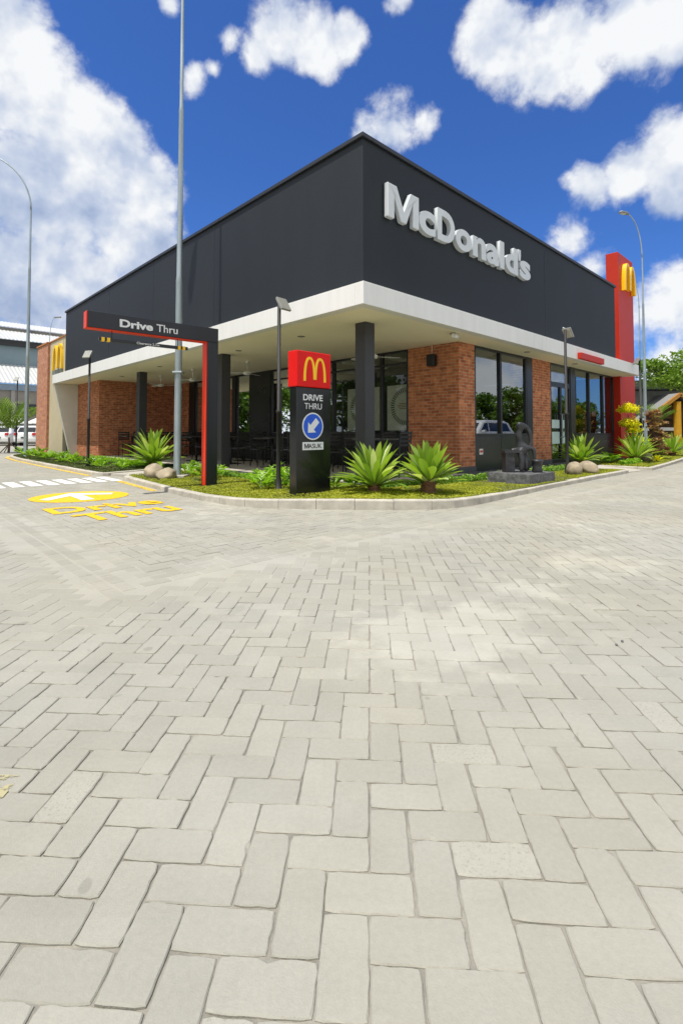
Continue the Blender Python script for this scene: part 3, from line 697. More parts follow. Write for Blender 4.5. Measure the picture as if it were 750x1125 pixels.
MB().box(6.9, 6.912, .2465, .252, CE + .3, TOP - .02).build('panel_joint', frame_m, B)
mb = MB(); mb.tube([(.5, 4.14, TOP), (.5, 4.14, TOP + .32)], .018); mb.build('roof_vent_pipe', frame_m, B)
# canopy: hollow white band with cream soffit
can = MB(); can.box(0, 13.8, 0, .18, CE, FZ); can.box(0, .18, .181, 17.2, CE, FZ); can.box(13.62, 13.8, .181, .55, CE, FZ); can.box(.181, .9, 17.02, 17.2, CE, FZ)
can.box(.178, 13.55, .178, .9, FZ - .06, FZ - .003); can.box(.178, .9, .9, 17.02, FZ - .06, FZ - .003)
can = can.build('canopy', white_band, B, bevel=.006)
sf = MB(); sf.box(.182, 13.56, .182, .9, CE + .012, CE + .04); sf.box(.182, 3.79, .902, 17.0, CE + .012, CE + .04)
sf.build('soffit', soffit_m, can)
for x, y in ((1.0, 2.7), (1.03, 5.1), (.9, 9.2), (1.05, 12.6), (3.0, .38), (6.2, .4), (9.2, .42)):
    m2 = MB().lathe([(.0, .008), (.075, .008), (.08, 0), (.062, -.004), (.055, .004), (0, .004)], 20, c=(x, y, CE + .006)); m2.build('downlight', mat('downlight_grey', (.2, .2, .18), .4), can)
# floors
mb = MB(); mb.box(.75, 3.79, .55, 14.44, -.03, .12); mb.box(3.79, 13.7, .48, .8, -.03, .13); mb.box(3.5, 3.789, .48, .549, -.03, .118); mb.build('terrace_floor', plinth_m, B, bevel=.006)
mb = MB(); mb.box(.80, 3.78, .62, 14.43, .1205, .124); mb.build('terrace_tiles', floor_m, B)
mb = MB(); mb.box(3.8, 13.6, .82, 14.2, .05, .14); mb.build('dining_room_floor', floor_m, B)
# columns
for x, y in ((.94, .85), (.97, 5.76), (.97, 10.86)):
    MB().box(x, x + .25, y, y + .25, .12, CE + .012).build('column', col_m, B, bevel=.008)
# brick piers
MB().box(3.79, 4.42, .78, 2.16, .25, CE + .012).build('brick_pier', brick_m, B, bevel=.004)
MB().box(3.77, 4.44, .762, 2.18, .12, .25).build('pier_plinth', plinth_m, B, bevel=.006)
MB().box(7.27, 8.38, .78, 1.4, .25, CE + .012).build('brick_pier', brick_m, B, bevel=.004)
MB().box(7.26, 8.40, .762, 1.42, .12, .25).build('pier_plinth', plinth_m, B, bevel=.006)
# brick store room at the far end of the terrace
MB().box(.9, 4.6, 14.44, 17.0, .02, CE + .012).build('brick_wall', brick_m, B, bevel=.004)
MB().box(3.79, 4.6, 13.02, 14.438, .02, CE + .012).build('brick_wall', brick_m, B, bevel=.004)
# slanting white end fin
mb = MB(); P_ = [(.02, CE), (1.15, CE), (1.15, .02), (.66, .02)]
mb.add([(x, 17.01, z) for x, z in P_] + [(x, 17.19, z) for x, z in P_], [(0, 3, 2, 1), (4, 5, 6, 7), (0, 1, 5, 4), (1, 2, 6, 5), (2, 3, 7, 6), (3, 0, 4, 7)])
mb.build('end_fin', fin_m, B, bevel=.006)
mb = MB(); mb.box(.6, 5, 17.95, 20.1, 0, 5.05); mb.box(.6, 5, 16.43, 17.949, 3.1, 5.05); mb.build('side_wall', beige_m, B, bevel=.008)
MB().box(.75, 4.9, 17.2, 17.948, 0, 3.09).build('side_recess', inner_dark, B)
MB().box(.5, 5.1, 20.102, 21.95, 0, 5.02).build('end_wall', brick_pale, B, bevel=.006)
mb = MB(); mb.box(.56, 5.05, 16.46, 20.10, 5.052, 5.10); mb.box(.46, 5.14, 20.10, 22.0, 5.022, 5.09); mb.build('wall_coping', mat('terracotta_cap', (.45, .17, .05), .7), B)
MB().box(4.6, 13.7, 14.2, 20, 0, 3.2).build('rear_block', dark_clad, B)

# windows -----------------------------------------------------------------
def window_x(x0, x1, z0, z1, y=.78, mull=(), trans=None, g=glass_r, name='window'):
    w = MB(); t = .055
    w.box(x0, x1, y, y + .08, z0, z0 + t); w.box(x0, x1, y, y + .08, z1 - t, z1); w.box(x0, x0 + t, y, y + .08, z0 + t, z1 - t); w.box(x1 - t, x1, y, y + .08, z0 + t, z1 - t)
    for m_ in mull: w.box(m_ - .04, m_ + .04, y - .01, y + .082, z0 + t, z1 - t)
    if trans: w.box(x0 + t, x1 - t, y - .004, y + .078, trans, trans + .06)
    o = w.build('window', frame_m, B, bevel=.003)
    xs = [x0 + t] + list(mull) + [x1 - t]
    for a, b in zip(xs[:-1], xs[1:]):
        MB().add([(a, y + .04, z0 + t), (b, y + .04, z0 + t), (b, y + .04, z1 - t), (a, y + .04, z1 - t)], [(0, 1, 2, 3)]).build('pane', g, o)
    return o
def window_y(y0, y1, z0, z1, x=3.79, mull=(), trans=None, g=glass_l):
    w = MB(); t = .055
    w.box(x, x + .08, y0, y1, z0, z0 + t); w.box(x, x + .08, y0, y1, z1 - t, z1); w.box(x, x + .08, y0, y0 + t, z0 + t, z1 - t); w.box(x, x + .08, y1 - t, y1, z0 + t, z1 - t)
    for m_ in mull: w.box(x - .01, x + .082, m_ - .04, m_ + .04, z0 + t, z1 - t)
    if trans: w.box(x - .004, x + .078, y0 + t, y1 - t, trans, trans + .05)
    o = w.build('window', frame_m, B, bevel=.003)
    ys = [y0 + t] + list(mull) + [y1 - t]
    for a, b in zip(ys[:-1], ys[1:]):
        MB().add([(x + .04, a, z0 + t), (x + .04, b, z0 + t), (x + .04, b, z1 - t), (x + .04, a, z1 - t)], [(0, 1, 2, 3)]).build('pane', g, o)
    return o
HD = CE + .01
window_x(4.42, 6.95, .92, HD, mull=(5.60,))
mb = MB(); mb.box(4.421, 5.58, .785, .84, .13, .918); mb.box(5.62, 7.268, .785, .84, .13, .918); mb.box(5.583, 5.617, .79, .84, .13, .918, 0); pn = mb.build('sill_panel', black_panel, B, bevel=.004)
MB().box(6.951, 7.268, .775, .86, .919, HD).build('window_post', frame_m, B)
mb = MB(); mb.box(4.60, 4.75, .779, .7845, .50, .63); st = mb.build('panel_sticker', mat('sticker_white', (.75, .72, .7), .4, var=0), pn)
mb = MB(); mb.box(4.62, 4.73, .776, .7785, .545, .595); mb.build('sticker_mark', mat('sticker_red', (.6, .02, .03), .4, var=0), st)
# entrance door with transom
dr = MB(); y = .78
dr.box(8.381, 9.75, y, y + .08, 2.30, 2.38); dr.box(8.381, 8.44, y, y + .08, .14, 2.30); dr.box(9.04, 9.14, y, y + .08, .14, 2.30); dr.box(9.68, 9.75, y, y + .08, .14, 2.30); dr.box(8.44, 9.04, y, y + .08, .14, .24); dr.box(9.14, 9.68, y, y + .08, .14, .24)
door = dr.build('entrance_door', frame_m, B, bevel=.003)
for a, b in ((8.44, 9.04), (9.14, 9.68)):
    MB().add([(a, y + .04, .24), (b, y + .04, .24), (b, y + .04, 2.30), (a, y + .04, 2.30)], [(0, 1, 2, 3)]).build('pane', glass_r, door)
    MB().box(a + .02, b - .02, y + .030, y + .034, 1.12, 1.36).build('frosted_band', mat('frosted_film', (.42, .55, .52), .6), door)
    MB().box(a + .02, b - .02, y + .030, y + .034, .68, 1.02).build('frosted_band', mat('frosted_film', (.42, .55, .52), .6), door)
for x in (9.01, 9.17): MB().tube([(x, y - .0, .85), (x, y - .06, .9), (x, y - .06, 1.5), (x, y, 1.55)], .014).build('door_handle', galv, door)
window_x(8.381, 9.75, 2.382, HD)
MB().box(9.752, 10.10, .765, .88, .13, HD).build('window_post', frame_m, B)
window_x(10.101, 13.56, .92, HD, mull=(11.27, 12.51))
MB().box(10.101, 13.56, .785, .84, .13, .918).build('sill_panel', black_panel, B, bevel=.004)
# left side, behind the terrace
window_y(2.161, 7.62, .92, HD, mull=(3.0, 4.74, 6.2), trans=2.62)
MB().box(3.785, 3.9, 2.181, 7.62, .125, .918).build('sill_panel', black_panel, B)
MB().box(3.77, 4.2, 7.622, 8.78, .125, HD).build('black_wall', black_panel, B)
window_y(8.782, 9.62, .92, HD)
MB().box(3.785, 3.9, 8.782, 13.0, .125, .918).build('sill_panel', black_panel, B)
MB().box(3.76, 3.95, 9.622, 9.85, .919, HD).build('window_post', frame_m, B)
window_y(9.852, 12.55, .92, HD, mull=(11.3,))
MB().box(3.76, 3.95, 12.552, 13.015, .919, HD).build('window_post', frame_m, B)
# dining room inside
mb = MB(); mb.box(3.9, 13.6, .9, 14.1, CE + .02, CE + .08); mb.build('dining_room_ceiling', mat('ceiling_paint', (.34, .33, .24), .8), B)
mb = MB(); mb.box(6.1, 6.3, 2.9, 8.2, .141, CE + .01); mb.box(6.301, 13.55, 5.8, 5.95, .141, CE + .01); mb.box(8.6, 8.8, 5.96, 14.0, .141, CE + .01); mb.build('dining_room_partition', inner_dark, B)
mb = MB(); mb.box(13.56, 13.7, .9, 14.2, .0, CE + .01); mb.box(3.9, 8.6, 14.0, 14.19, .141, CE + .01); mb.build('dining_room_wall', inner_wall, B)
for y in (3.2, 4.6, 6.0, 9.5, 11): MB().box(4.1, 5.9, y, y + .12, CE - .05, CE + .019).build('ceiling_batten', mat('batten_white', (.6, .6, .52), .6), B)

# ------------------------------------------------------------ signs on the building
SPANS = [(.753,1.60),(1.60,2.09),(2.155,2.725),(2.755,3.325),(3.37,3.88),(3.90,4.42),(4.465,4.65),(4.715,5.285),(5.305,5.43),(5.39,5.91)]
Lt = empty('facade_lettering', W(0, .25, 0), ROT, 'large grey raised McDonald\'s lettering on the upper dark wall'.replace("McDonald's ", 'restaurant name '), 'sign')
letters("McDonald's", Lt, letter_m, .753, 5.91, 4.575, .60, .09, lambda x, y, d: Vector((x, -.005 - d, y)), offset=.036, spacing=.92, spans=SPANS)
for ch in Lt.children:
    b = ch.modifiers.new('bevel', 'BEVEL'); b.width = .012; b.segments = 1; b.limit_method = 'ANGLE'; b.angle_limit = R(50)
Py = empty('red_pylon', W(0, 0, 0), ROT, 'tall red pylon slab with yellow arches rising past the canopy end', 'pylon sign')
MB().box(13.57, 15.22, .56, .96, .02, 7.37).build('pylon_slab', red_m, Py, bevel=.01)
arches('arches_emblem', Py, yellow_m, 1.20, 1.02, .13, lambda x, y, d: Vector((14.52 + x, .56 - d, 6.06 + y)))
Ar = empty('arches_sign', W(0, 0, 0), ROT, 'raised yellow arches emblem on the beige side wall', 'sign')
arches('arches_emblem', Ar, yellow_m, 1.45, 1.10, .09, lambda x, y, d: Vector((.598 - d, 18.72 - x, 3.70 + y)))
for y_ in (18.1, 18.5, 18.9, 19.3): MB().box(.50, .598, y_, y_ + .04, 3.5, 3.72).build('mounting_bracket', galv, Ar)
rs = MB(); rs.box(8.28, 10.0, -.10, -.002, 2.965, 3.13); rs = tag(rs.build('canopy_sign_box', red_m, bevel=.006), 'blank red box sign on the white canopy edge above the entrance', 'sign'); rs.matrix_world = M_

# ------------------------------------------------------------ drive thru gate
th = R(50.0); GD = Vector((-math.sin(th), -math.cos(th), 0)); GP = Vector((-2.18, 8.725, 0))
Gt = empty('drive_thru_gate', GP, math.atan2(GD.y, GD.x), 'black and red overhead gate lettered Drive Thru at the lane entrance', 'gate')
# local +x runs out over the lane, local +y points to the camera side? (rotate +90 of GD)
ysg = 1.0 if Vector((-GD.y, GD.x, 0)).dot(Vector((0, -1, 0))) > 0 else -1.0
def gb(mb, x0, x1, y0, y1, z0, z1):
    ya, yb = sorted((y0 * ysg, y1 * ysg)); return mb.box(x0, x1, ya, yb, z0, z1)
mb = MB(); gb(mb, 0, .205, -.17, 0, .06, 2.585); gb(mb, 0, 2.12, -.17, 0, 2.586, 2.835); mb.build('gate_frame', gate_m, Gt, bevel=.006)
mb = MB(); gb(mb, .2055, .222, -.162, -.010, .08, 2.58); gb(mb, .2055, 2.12, -.162, -.010, 2.572, 2.5855); gb(mb, 2.1205, 2.135, -.165, -.006, 2.575, 2.83); mb.build('red_lining', gate_red, Gt, bevel=.002)
mb = MB(); gb(mb, -.06, .28, -.36, .06, .055, .085); mb.build('base_plate', frame_m, Gt, bevel=.004)
def gtext(word, x_left, x_right, z0, h, off_, sp=1.0):
    # text reads from the beam end (large local x) towards the post
    letters(word, Gt, white_txt, 0, x_left - x_right, z0, h, .006, lambda x, y, d: Vector((x_left - x, ysg * (.001 + d), y)), offset=off_, spacing=sp)
gtext('Drive', 1.66, 1.15, 2.645, .122, .034)
gtext('Thru', 1.09, .74, 2.645, .122, .004)
bar = MB(); gb(bar, .53, 1.94, -.11, -.06, 2.41, 2.46); bar = bar.build('clearance_bar', gate_m, Gt, bevel=.003)
for x in (1.78, 1.86, .58, .66): gb(MB(), x, x + .045, -.114, -.056, 2.405, 2.465).build('yellow_band', yellow_m, bar)
for x in (.7, 1.75): MB().tube([(x, -.085 * ysg, 2.46), (x, -.085 * ysg, 2.575)], .006).build('hanger', gate_m, bar)
me = text_mesh('Clearance 2.7m', .052, .001, .0008)
lo, hi = bounds(me)
for vtx in me.vertices: x, y, z = vtx.co; vtx.co = Vector((1.38 - (x - lo[0]) * .36 / (hi[0] - lo[0]), ysg * (-.0585 + z), 2.418 + y))
me.materials.clear(); me.materials.append(white_txt); o = bpy.data.objects.new('clearance_lettering', me); COL.objects.link(o); o.parent = bar

# ------------------------------------------------------------ drive thru totem
Sg = empty('drive_thru_totem', Vector((-.638, 7.03, 0)), ROT, 'black totem sign with red top, yellow arches and blue arrow disc', 'sign')
MB().box(0, .655, 0, .16, .11, 1.655).build('totem_body', signblack, Sg, bevel=.008)
MB().box(-.012, .645, -.02, .19, 1.658, 2.18).build('totem_head', redd_m, Sg, bevel=.012)
MB().box(-.06, .71, -.05, .21, .10, .125).build('base_plate', frame_m, Sg, bevel=.003)
arches('arches_emblem', Sg, yellow_m, .43, .355, .004, lambda x, y, d: Vector((.325 + x, -.0205 - d, 1.745 + y)))
letters('DRIVE', Sg, white_txt, .120, .495, 1.465, .090, .003, lambda x, y, d: Vector((x, -.0005 - d, y)), offset=.020)
letters('THRU', Sg, white_txt, .145, .475, 1.34, .086, .003, lambda x, y, d: Vector((x, -.0005 - d, y)), offset=-.002)
def disc(mb, cx, cz, r, y, n=48): mb.add([(cx + r * math.cos(-2 * math.pi * i / n), y, cz + r * math.sin(-2 * math.pi * i / n)) for i in range(n)], [tuple(range(n))][::-1])
mb = MB(); M90 = Matrix(((1, 0, 0, 0), (0, 0, -1, 0), (0, 1, 0, 0), (0, 0, 0, 1)))
circ = lambda cx, cz, r: [(cx + r * math.cos(2 * math.pi * i / 48), cz + r * math.sin(2 * math.pi * i / 48)) for i in range(48)]
rim = MB().prism(circ(.305, 1.09, .200), .0005, .003, M=M90).build('disc_rim', white_txt, Sg)
MB().prism(circ(.305, 1.09, .180), .0032, .0045, M=M90).build('arrow_disc', blue_m, rim)
c45 = math.sqrt(.5)
arp = [(-.12, 0), (-.02, .095), (-.02, .042), (.115, .042), (.115, -.042), (-.02, -.042), (-.02, -.095)]
arp = [(.302 + 1.1 * (x * c45 - y * c45), 1.09 + 1.1 * (x * c45 + y * c45)) for x, y in arp]
MB().prism(arp, .0047, .006, M=M90).build('arrow', white_txt, rim)
pl = MB().prism([(.11, .745), (.51, .745), (.51, .86), (.11, .86)], .0005, .003, M=M90).build('word_plate', white_txt, Sg)
letters('MASUK', pl, signblack, .145, .475, .769, .066, .002, lambda x, y, d: Vector((x, -.0032 - d, y)), offset=.010, mw=.17)

# ------------------------------------------------------------ light poles
def lamp(name, p, h, face, label, tilt=25, cat='lamp post', scale=1.0, group='black garden floodlight posts'):
    e_ = empty(name, p, 0, label, cat, group); z0 = .05
    mb = MB(); mb.lathe([(0, z0), (.085, z0), (.085, z0 + .012), (.06, z0 + .02), (.046, z0 + .20), (.037, z0 + .23), (.036, h * .42), (.043, h * .42 + .005), (.043, h * .42 + .05), (.030, h * .42 + .06), (.028, h), (0, h)], 14); mb.build('post', postm, e_)
    hd = empty_part('lamp_head', e_, (0, 0, h), face)
    return e_
def empty_part(name, parent, loc, face, tilt=R(58)):
    # floodlight: shallow box with a pale lens, on a short bracket
    mb = MB(); M = Matrix.Translation(loc) @ Matrix.Rotation(face, 4, 'Z') @ Matrix.Rotation(tilt, 4, 'Y')
    mb.box(-.02, .22, -.105, .105, .035, .075, M=M); o = mb.build(name, mat('lamp_housing', (.30, .30, .27), .4, .3), parent, bevel=.006)
    MB().box(-.005, .205, -.09, .09, .024, .0345, M=M).build('lens', lens_m, o, bevel=.003)
    MB().tube([Vector(loc), Vector(loc) + Vector((0, 0, .03)), Vector(loc) + Vector((-.05, .02, .06))], .016).build('bracket', galv, o)
    return o
lamp('lamp_post', Vector((-6.89, 13.5, 0)), 3.18, R(-100), 'black floodlight post in the far bed before the brick wall')
lamp('lamp_post', Vector((-1.0, 7.89, 0)), 3.10, R(-40), 'black floodlight post between the gate and the totem sign')
lamp('lamp_post', Vector((5.02, 11.05, 0)), 3.30, R(30), 'black floodlight post beside the stone statue and rocks')
lamp('lamp_post', Vector((9.82, 16.25, 0)), 3.41, R(180), 'black floodlight post in front of the red pylon')
lamp('lamp_post', Vector((-16.4, 25.0, 0)), 3.75, R(-90), 'black floodlight post beside the small palm')
def street_light(p, h, dirn, reach, label, r0=.075):
    e_ = empty('street_light', p, 0, label, 'street light', 'tall galvanised street lights')
    mb = MB(); mb.lathe([(0, .05), (.17, .05), (.17, .075), (r0 * 1.05, .08), (r0, .1), (r0 * .92, h * .33), (r0 * .96, h * .33 + .01), (r0 * .8, h * .34), (r0 * .66, h * .62), (r0 * .70, h * .62 + .01), (r0 * .55, h * .63), (r0 * .42, h * .82)], 12); mb.build('pole', galv, e_)
    d = Vector((math.cos(dirn), math.sin(dirn), 0)); pts = []
    for i in range(13):
        t = i / 12; a = t * math.pi / 2 * .92; pts.append(Vector((0, 0, h * .82)) + d * reach * (1 - math.cos(a)) + Vector((0, 0, h * .18 * math.sin(a))))
    MB().tube(pts, [r0 * .42 - (r0 * .12) * i / 12 for i in range(13)], 10).build('arm', galv, e_)
    hp = pts[-1]; M = Matrix.Translation(hp) @ Matrix.Rotation(dirn, 4, 'Z') @ Matrix.Rotation(R(-4), 4, 'Y')
    mb = MB(); mb.prism([(-.06, -.05), (.15, -.13), (.48, -.12), (.55, 0), (.48, .12), (.15, .13), (-.06, .05)], -.04, .04, M=M); hd = mb.build('lamp_head', mat('street_lamp_grey', (.25, .26, .27), .4, .4), e_, bevel=.02)
    mb = MB(); mb.prism([(.15, -.09), (.45, -.08), (.45, .08), (.15, .09)], -.052, -.041, M=M); mb.build('lens', lens_m, hd)
    return e_
sl = street_light(Vector((-3.37, 10.2, 0)), 12.5, R(190), 2.2, 'nearest tall galvanised light pole, just behind the drive thru gate')
MB().box(-.20, .20, -.20, .20, .02, .13).build('footing', path_m, sl, bevel=.01)
cl = MB().box(-.10, .10, -.10, .10, 2.22, 2.26).build('clamp', galv, sl, bevel=.01)
street_light(Vector((-12.22, 19.2, 0)), 11.9, R(190), 2.0, 'tall curved galvanised street light at the far left bed end')
street_light(Vector((15.35, 25.0, 0)), 12.1, R(197), 1.0, 'tall curved street light right of the red pylon')
street_light(Vector((20.95, 34.6, 0)), 11.9, R(197), .55, 'farther curved street light lined up behind the nearer one')
st = street_light(Vector((-24.3, 41.0, 0)), 10.6, R(0), .45, 'thin distant street light before the corrugated roofs', .06)

# ------------------------------------------------------------ ceiling fans, camera, wall lamp
def fan(a, b, rot, label):
    e_ = empty('ceiling_fan', W(a, b, CE + .012), rot, label, 'ceiling fan', 'white ceiling fans under the canopy')
    mb = MB(); mb.lathe([(0, 0), (.06, 0), (.045, -.05), (.012, -.055), (.012, -.27), (.05, -.28), (.10, -.30), (.11, -.34), (.09, -.375), (.03, -.39), (0, -.39)], 18); mb.build('motor', white_m, e_)
    for k in range(3):
        M = Matrix.Rotation(k * 2 * math.pi / 3, 4, 'Z') @ Matrix.Translation((0, 0, -.335)) @ Matrix.Rotation(R(10), 4, 'X')
        m2 = MB(); m2.prism([(.09, -.02), (.2, -.05), (.60, -.065), (.63, 0), (.60, .065), (.2, .05), (.09, .02)], -.004, .004, M=M); m2.build('blade', white_m, e_, bevel=.002)
fan(1.95, 11.5, .3, 'leftmost white ceiling fan over the terrace by the brick wall')
fan(1.9, 9.1, .9, 'white ceiling fan second from the brick wall')
fan(2.15, 6.45, 1.2, 'white ceiling fan between the gate and the totem sign')
fan(2.45, 2.05, 2.35, 'white ceiling fan half hidden behind the corner column')
e_ = empty('wall_speaker', W(3.79, 1.42, 2.62), ROT, 'small black speaker on the brick pier below the soffit', 'speaker')
MB().box(-.16, -.03, -.10, .10, -.14, .12).build('speaker_box', frame_m, e_, bevel=.012); MB().box(-.03, .01, -.02, .02, -.03, .03).build('bracket', frame_m, e_)
MB().tube([(-.08, .0, .12), (-.08, .0, .34)], .008).build('cable', white_m, e_)
e_ = empty('security_camera', W(2.95, .3, CE), ROT + R(15), 'white security camera under the soffit above the brick pier', 'camera')
MB().tube([(-.16, 0, -.07), (.12, 0, -.06)], .042, 14).build('camera_body', white_m, e_); MB().tube([(.02, 0, 0.01), (.02, 0, -.05)], .02).build('mount', white_m, e_)

# ------------------------------------------------------------ posters in the dining room
def poster(y0, y1, label):
    e_ = empty('wall_poster', W(5.96, (y0 + y1) / 2, 1.06), ROT, label, 'poster'); w = (y1 - y0) / 2
    MB().box(0, .03, -w, w, 0, 1.34).build('board', mat('poster_white', (.80, .82, .72), .6), e_)
    mb = MB(); n = 44
    for i in range(n):
        if abs(((i / n * 360 + 180) % 360) - 180) < 40: continue       # open ring: gap on the right
        a0 = 2 * math.pi * i / n; a1 = 2 * math.pi * (i + .55) / n
        q = [(-math.cos(a) * r * w, .70 + math.sin(a) * r * w) for a, r in ((a0, .60), (a1, .60), (a1, .80), (a0, .80))]
        mb.add([(-.002, x, z) for x, z in q], [(0, 1, 2, 3)])
    mb.build('ring_print', mat('poster_green', (.12, .17, .13), .6), e_)
    mb = MB()
    for k, (l, z) in enumerate(((.34, .78), (.42, .73), (.40, .68), (.30, .63))): mb.add([(-.002, -l * w, z), (-.002, l * w, z), (-.002, l * w, z + .02), (-.002, -l * w, z + .02)], [(0, 1, 2, 3)])
    mb.build('print_lines', mat('poster_red', (.32, .12, .06), .6), e_)
poster(3.30, 4.68, 'pale poster with a green broken ring behind the glass beside the pier')
poster(5.0, 6.38, 'pale poster mostly hidden behind the corner column')

# ------------------------------------------------------------ terrace furniture
def make_chair():
    e_ = empty('cafe_chair', (0, 0, 0)); t = .013
    mb = MB(); mb.box(-.21, .21, -.20, .20, .43, .455); mb.build('seat', mat('chair_seat', (.03, .03, .028), .35), e_, bevel=.01)
    mb = MB()
    for z in (.60, .68, .76, .84): mb.box(-.19, .19, .185 + (z - .45) * .12, .20 + (z - .45) * .12, z, z + .05)
    mb.build('backrest', postm, e_, bevel=.004)
    for sx in (-1, 1):
        MB().tube([(sx * .19, -.18, 0), (sx * .19, -.18, .44)], t).build('leg', postm, e_)
        MB().tube([(sx * .19, .20, 0), (sx * .19, .19, .44), (sx * .19, .245, .90)], t).build('leg', postm, e_)
    MB().tube([(-.19, -.18, .2), (.19, -.18, .2)], .008).build('stretcher', postm, e_)
    return e_
def make_table():
    e_ = empty('cafe_table', (0, 0, 0))
    MB().box(-.34, .34, -.34, .34, .72, .75).build('tabletop', mat('table_top', (.05, .048, .045), .18), e_, bevel=.006)
    mb = MB(); mb.tube([(0, 0, .02), (0, 0, .72)], .03); mb.build('pedestal', postm, e_)
    MB().box(-.22, .22, -.22, .22, 0, .02).build('base', postm, e_, bevel=.004)
    return e_
ch0, tb0 = make_chair(), make_table(); first = [True, True]
TZ = .124
spots = [(2.2, 1.75), (3.1, 2.9), (1.95, 3.35), (3.15, 4.6), (2.0, 5.05), (3.1, 6.3), (2.0, 7.0), (3.1, 8.1), (2.0, 9.0), (3.1, 10.0), (2.0, 11.9), (3.1, 12.3), (1.7, 13.3)]
tw = ['behind the corner column', 'by the glass behind the totem sign', 'behind the totem sign', 'by the glass left of the totem sign', 'behind the garden lamp by the totem', 'against the black wall', 'just right of the middle column', 'behind the middle column', 'behind the gate post', 'by the glass behind the gate', 'behind the big agave and light pole', 'by the far window', 'in front of the brick wall']
for k, (a, b) in enumerate(spots):
    t_ = tb0 if k == 0 else copy_tree(tb0); t_.location = W(a, b, TZ); t_.rotation_euler.z = ROT + rnd.uniform(-.03, .03)
    tag(t_, 'square black terrace table ' + tw[k], 'table', 'black terrace tables')
    for s, side in ((1, 'far'), (-1, 'near')):
        c_ = ch0 if (k == 0 and s == 1) else copy_tree(ch0)
        c_.location = W(a + rnd.uniform(-.04, .04), b + s * .52, TZ); c_.rotation_euler.z = ROT + (0 if s == 1 else math.pi) + rnd.uniform(-.15, .15)
        tag(c_, 'black slatted chair %s side of table %s' % (side, tw[k]), 'chair', 'black terrace chairs')

# ------------------------------------------------------------ plants
def blade(vs, fs, tones, base, az, el, length, width, droop, tone, fold=.35, seg=8, tip=.0, lean=None):
    """one strap leaf with a central fold, bending down by gravity"""
    o = len(vs); p = Vector(base); e_ = el; hd = Vector((math.cos(az), math.sin(az), 0)); side = Vector((-math.sin(az), math.cos(az), 0))
    st = length / seg
    for i in range(seg + 1):
        t = i / seg; w = width * (0.56 + .67 * t) if t < .6 else width * .96 * max(0, (1 - ((t - .6) / .4) ** 2.3))
        if i == seg: w = .002
        d = hd * math.cos(e_) + Vector((0, 0, 1)) * math.sin(e_); nrm = side.cross(d) * -1
        nrm = Vector((0, 0, 1)) * math.cos(e_) - hd * math.sin(e_)
        vs.append(tuple(p + side * w * .5 + nrm * w * fold)); vs.append(tuple(p)); vs.append(tuple(p - side * w * .5 + nrm * w * fold))
        p = p + d * st; e_ -= droop / seg * (0.4 + 1.2 * t)
    for i in range(seg):
        b_ = o + 3 * i
        fs.append((b_, b_ + 1, b_ + 4, b_ + 3)); fs.append((b_ + 1, b_ + 2, b_ + 5, b_ + 4)); tones += [tone, min(1, tone + .06)]
def agave(p, r, h, n, sd, label, wl=.095, trunk=.14, trunk_r=.09, droopy=.9, m=None, group='large green agaves in the beds', name='agave_plant', cat='plant'):
    g = random.Random(sd); e_ = empty(name, p, g.uniform(0, 6), label, cat, group)
    vs, fs, tn = [], [], []
    for i in range(n):
        t = i / (n - 1); az = i * 2.39996 + g.uniform(-.15, .15); el = R(80) * (1 - t) + R(14) * t + g.uniform(-.10, .10)
        ln = (h * .92 * (1 - t) + r * 1.12 * t) * g.uniform(.86, 1.08)
        blade(vs, fs, tn, (math.cos(az) * trunk_r * .5 * (0.4 + t), math.sin(az) * trunk_r * .5 * (.4 + t), trunk * (1.05 - .35 * t)), az, el, ln, 1.36 * wl * g.uniform(.85, 1.15) * (.8 + .3 * t), droopy * g.uniform(.4, 1.0) * (.35 + .65 * t), min(1, max(0, g.uniform(.15, .85) + (.25 if g.random() < .15 else 0))), fold=.13, seg=9)
    np_mesh('leaves', vs, fs, [m or agave_leaf], tn, e_, smooth=True)
    mb = MB(); pr = [(0, -.02), (trunk_r * .8, -.02)]
    for i in range(6): z = trunk * 1.1 * (i + 1) / 6; pr += [(trunk_r * (1.0 + .12 * (i % 2)), z - .008), (trunk_r * (.88 + .1 * (i % 2)), z)]
    pr += [(0, trunk * 1.15)]; mb.lathe(pr, 14); tk = mb.build('trunk', husk_m, e_)
    for vtx in tk.data.vertices: vtx.co.x *= 1 + g.uniform(-.12, .12); vtx.co.y *= 1 + g.uniform(-.12, .12)
    return e_
agave(Vector((.48, 7.32, .10)), .54, .72, 54, 1, 'big agave nearest the corner column, right of the totem sign', .085)
agave(Vector((1.28, 7.34, .10)), .48, .64, 44, 2, 'big agave on a dark stump left of the brick pier', .10, trunk=.22, trunk_r=.11, droopy=.6)
agave(Vector((-5.05, 13.3, .08)), .72, .98, 56, 3, 'big agave left of the tall light pole, above the rocks', .11)
agave(W(7.85, -.2, .09), .50, .74, 46, 4, 'big agave beside the two pale boulders at the entrance', .10, trunk=.22, trunk_r=.13, droopy=.7)
agave(Vector((9.20, 15.55, .08)), .68, .90, 64, 5, 'big spiky agave at the foot of the red pylon', .068, trunk=.16, trunk_r=.15)
agave(Vector((13.05, 19.6, .08)), .62, .88, 50, 6, 'big agave at the right edge of the far bed', .08, trunk=.15, trunk_r=.14)
agave(Vector((9.85, 15.5, .08)), .28, .22, 18, 8, 'small yellow bromeliad in front of the spiky agave', .05, trunk=.04, trunk_r=.04, m=yellow_leaf, group='small bromeliads by the pylon', name='bromeliad_plant')

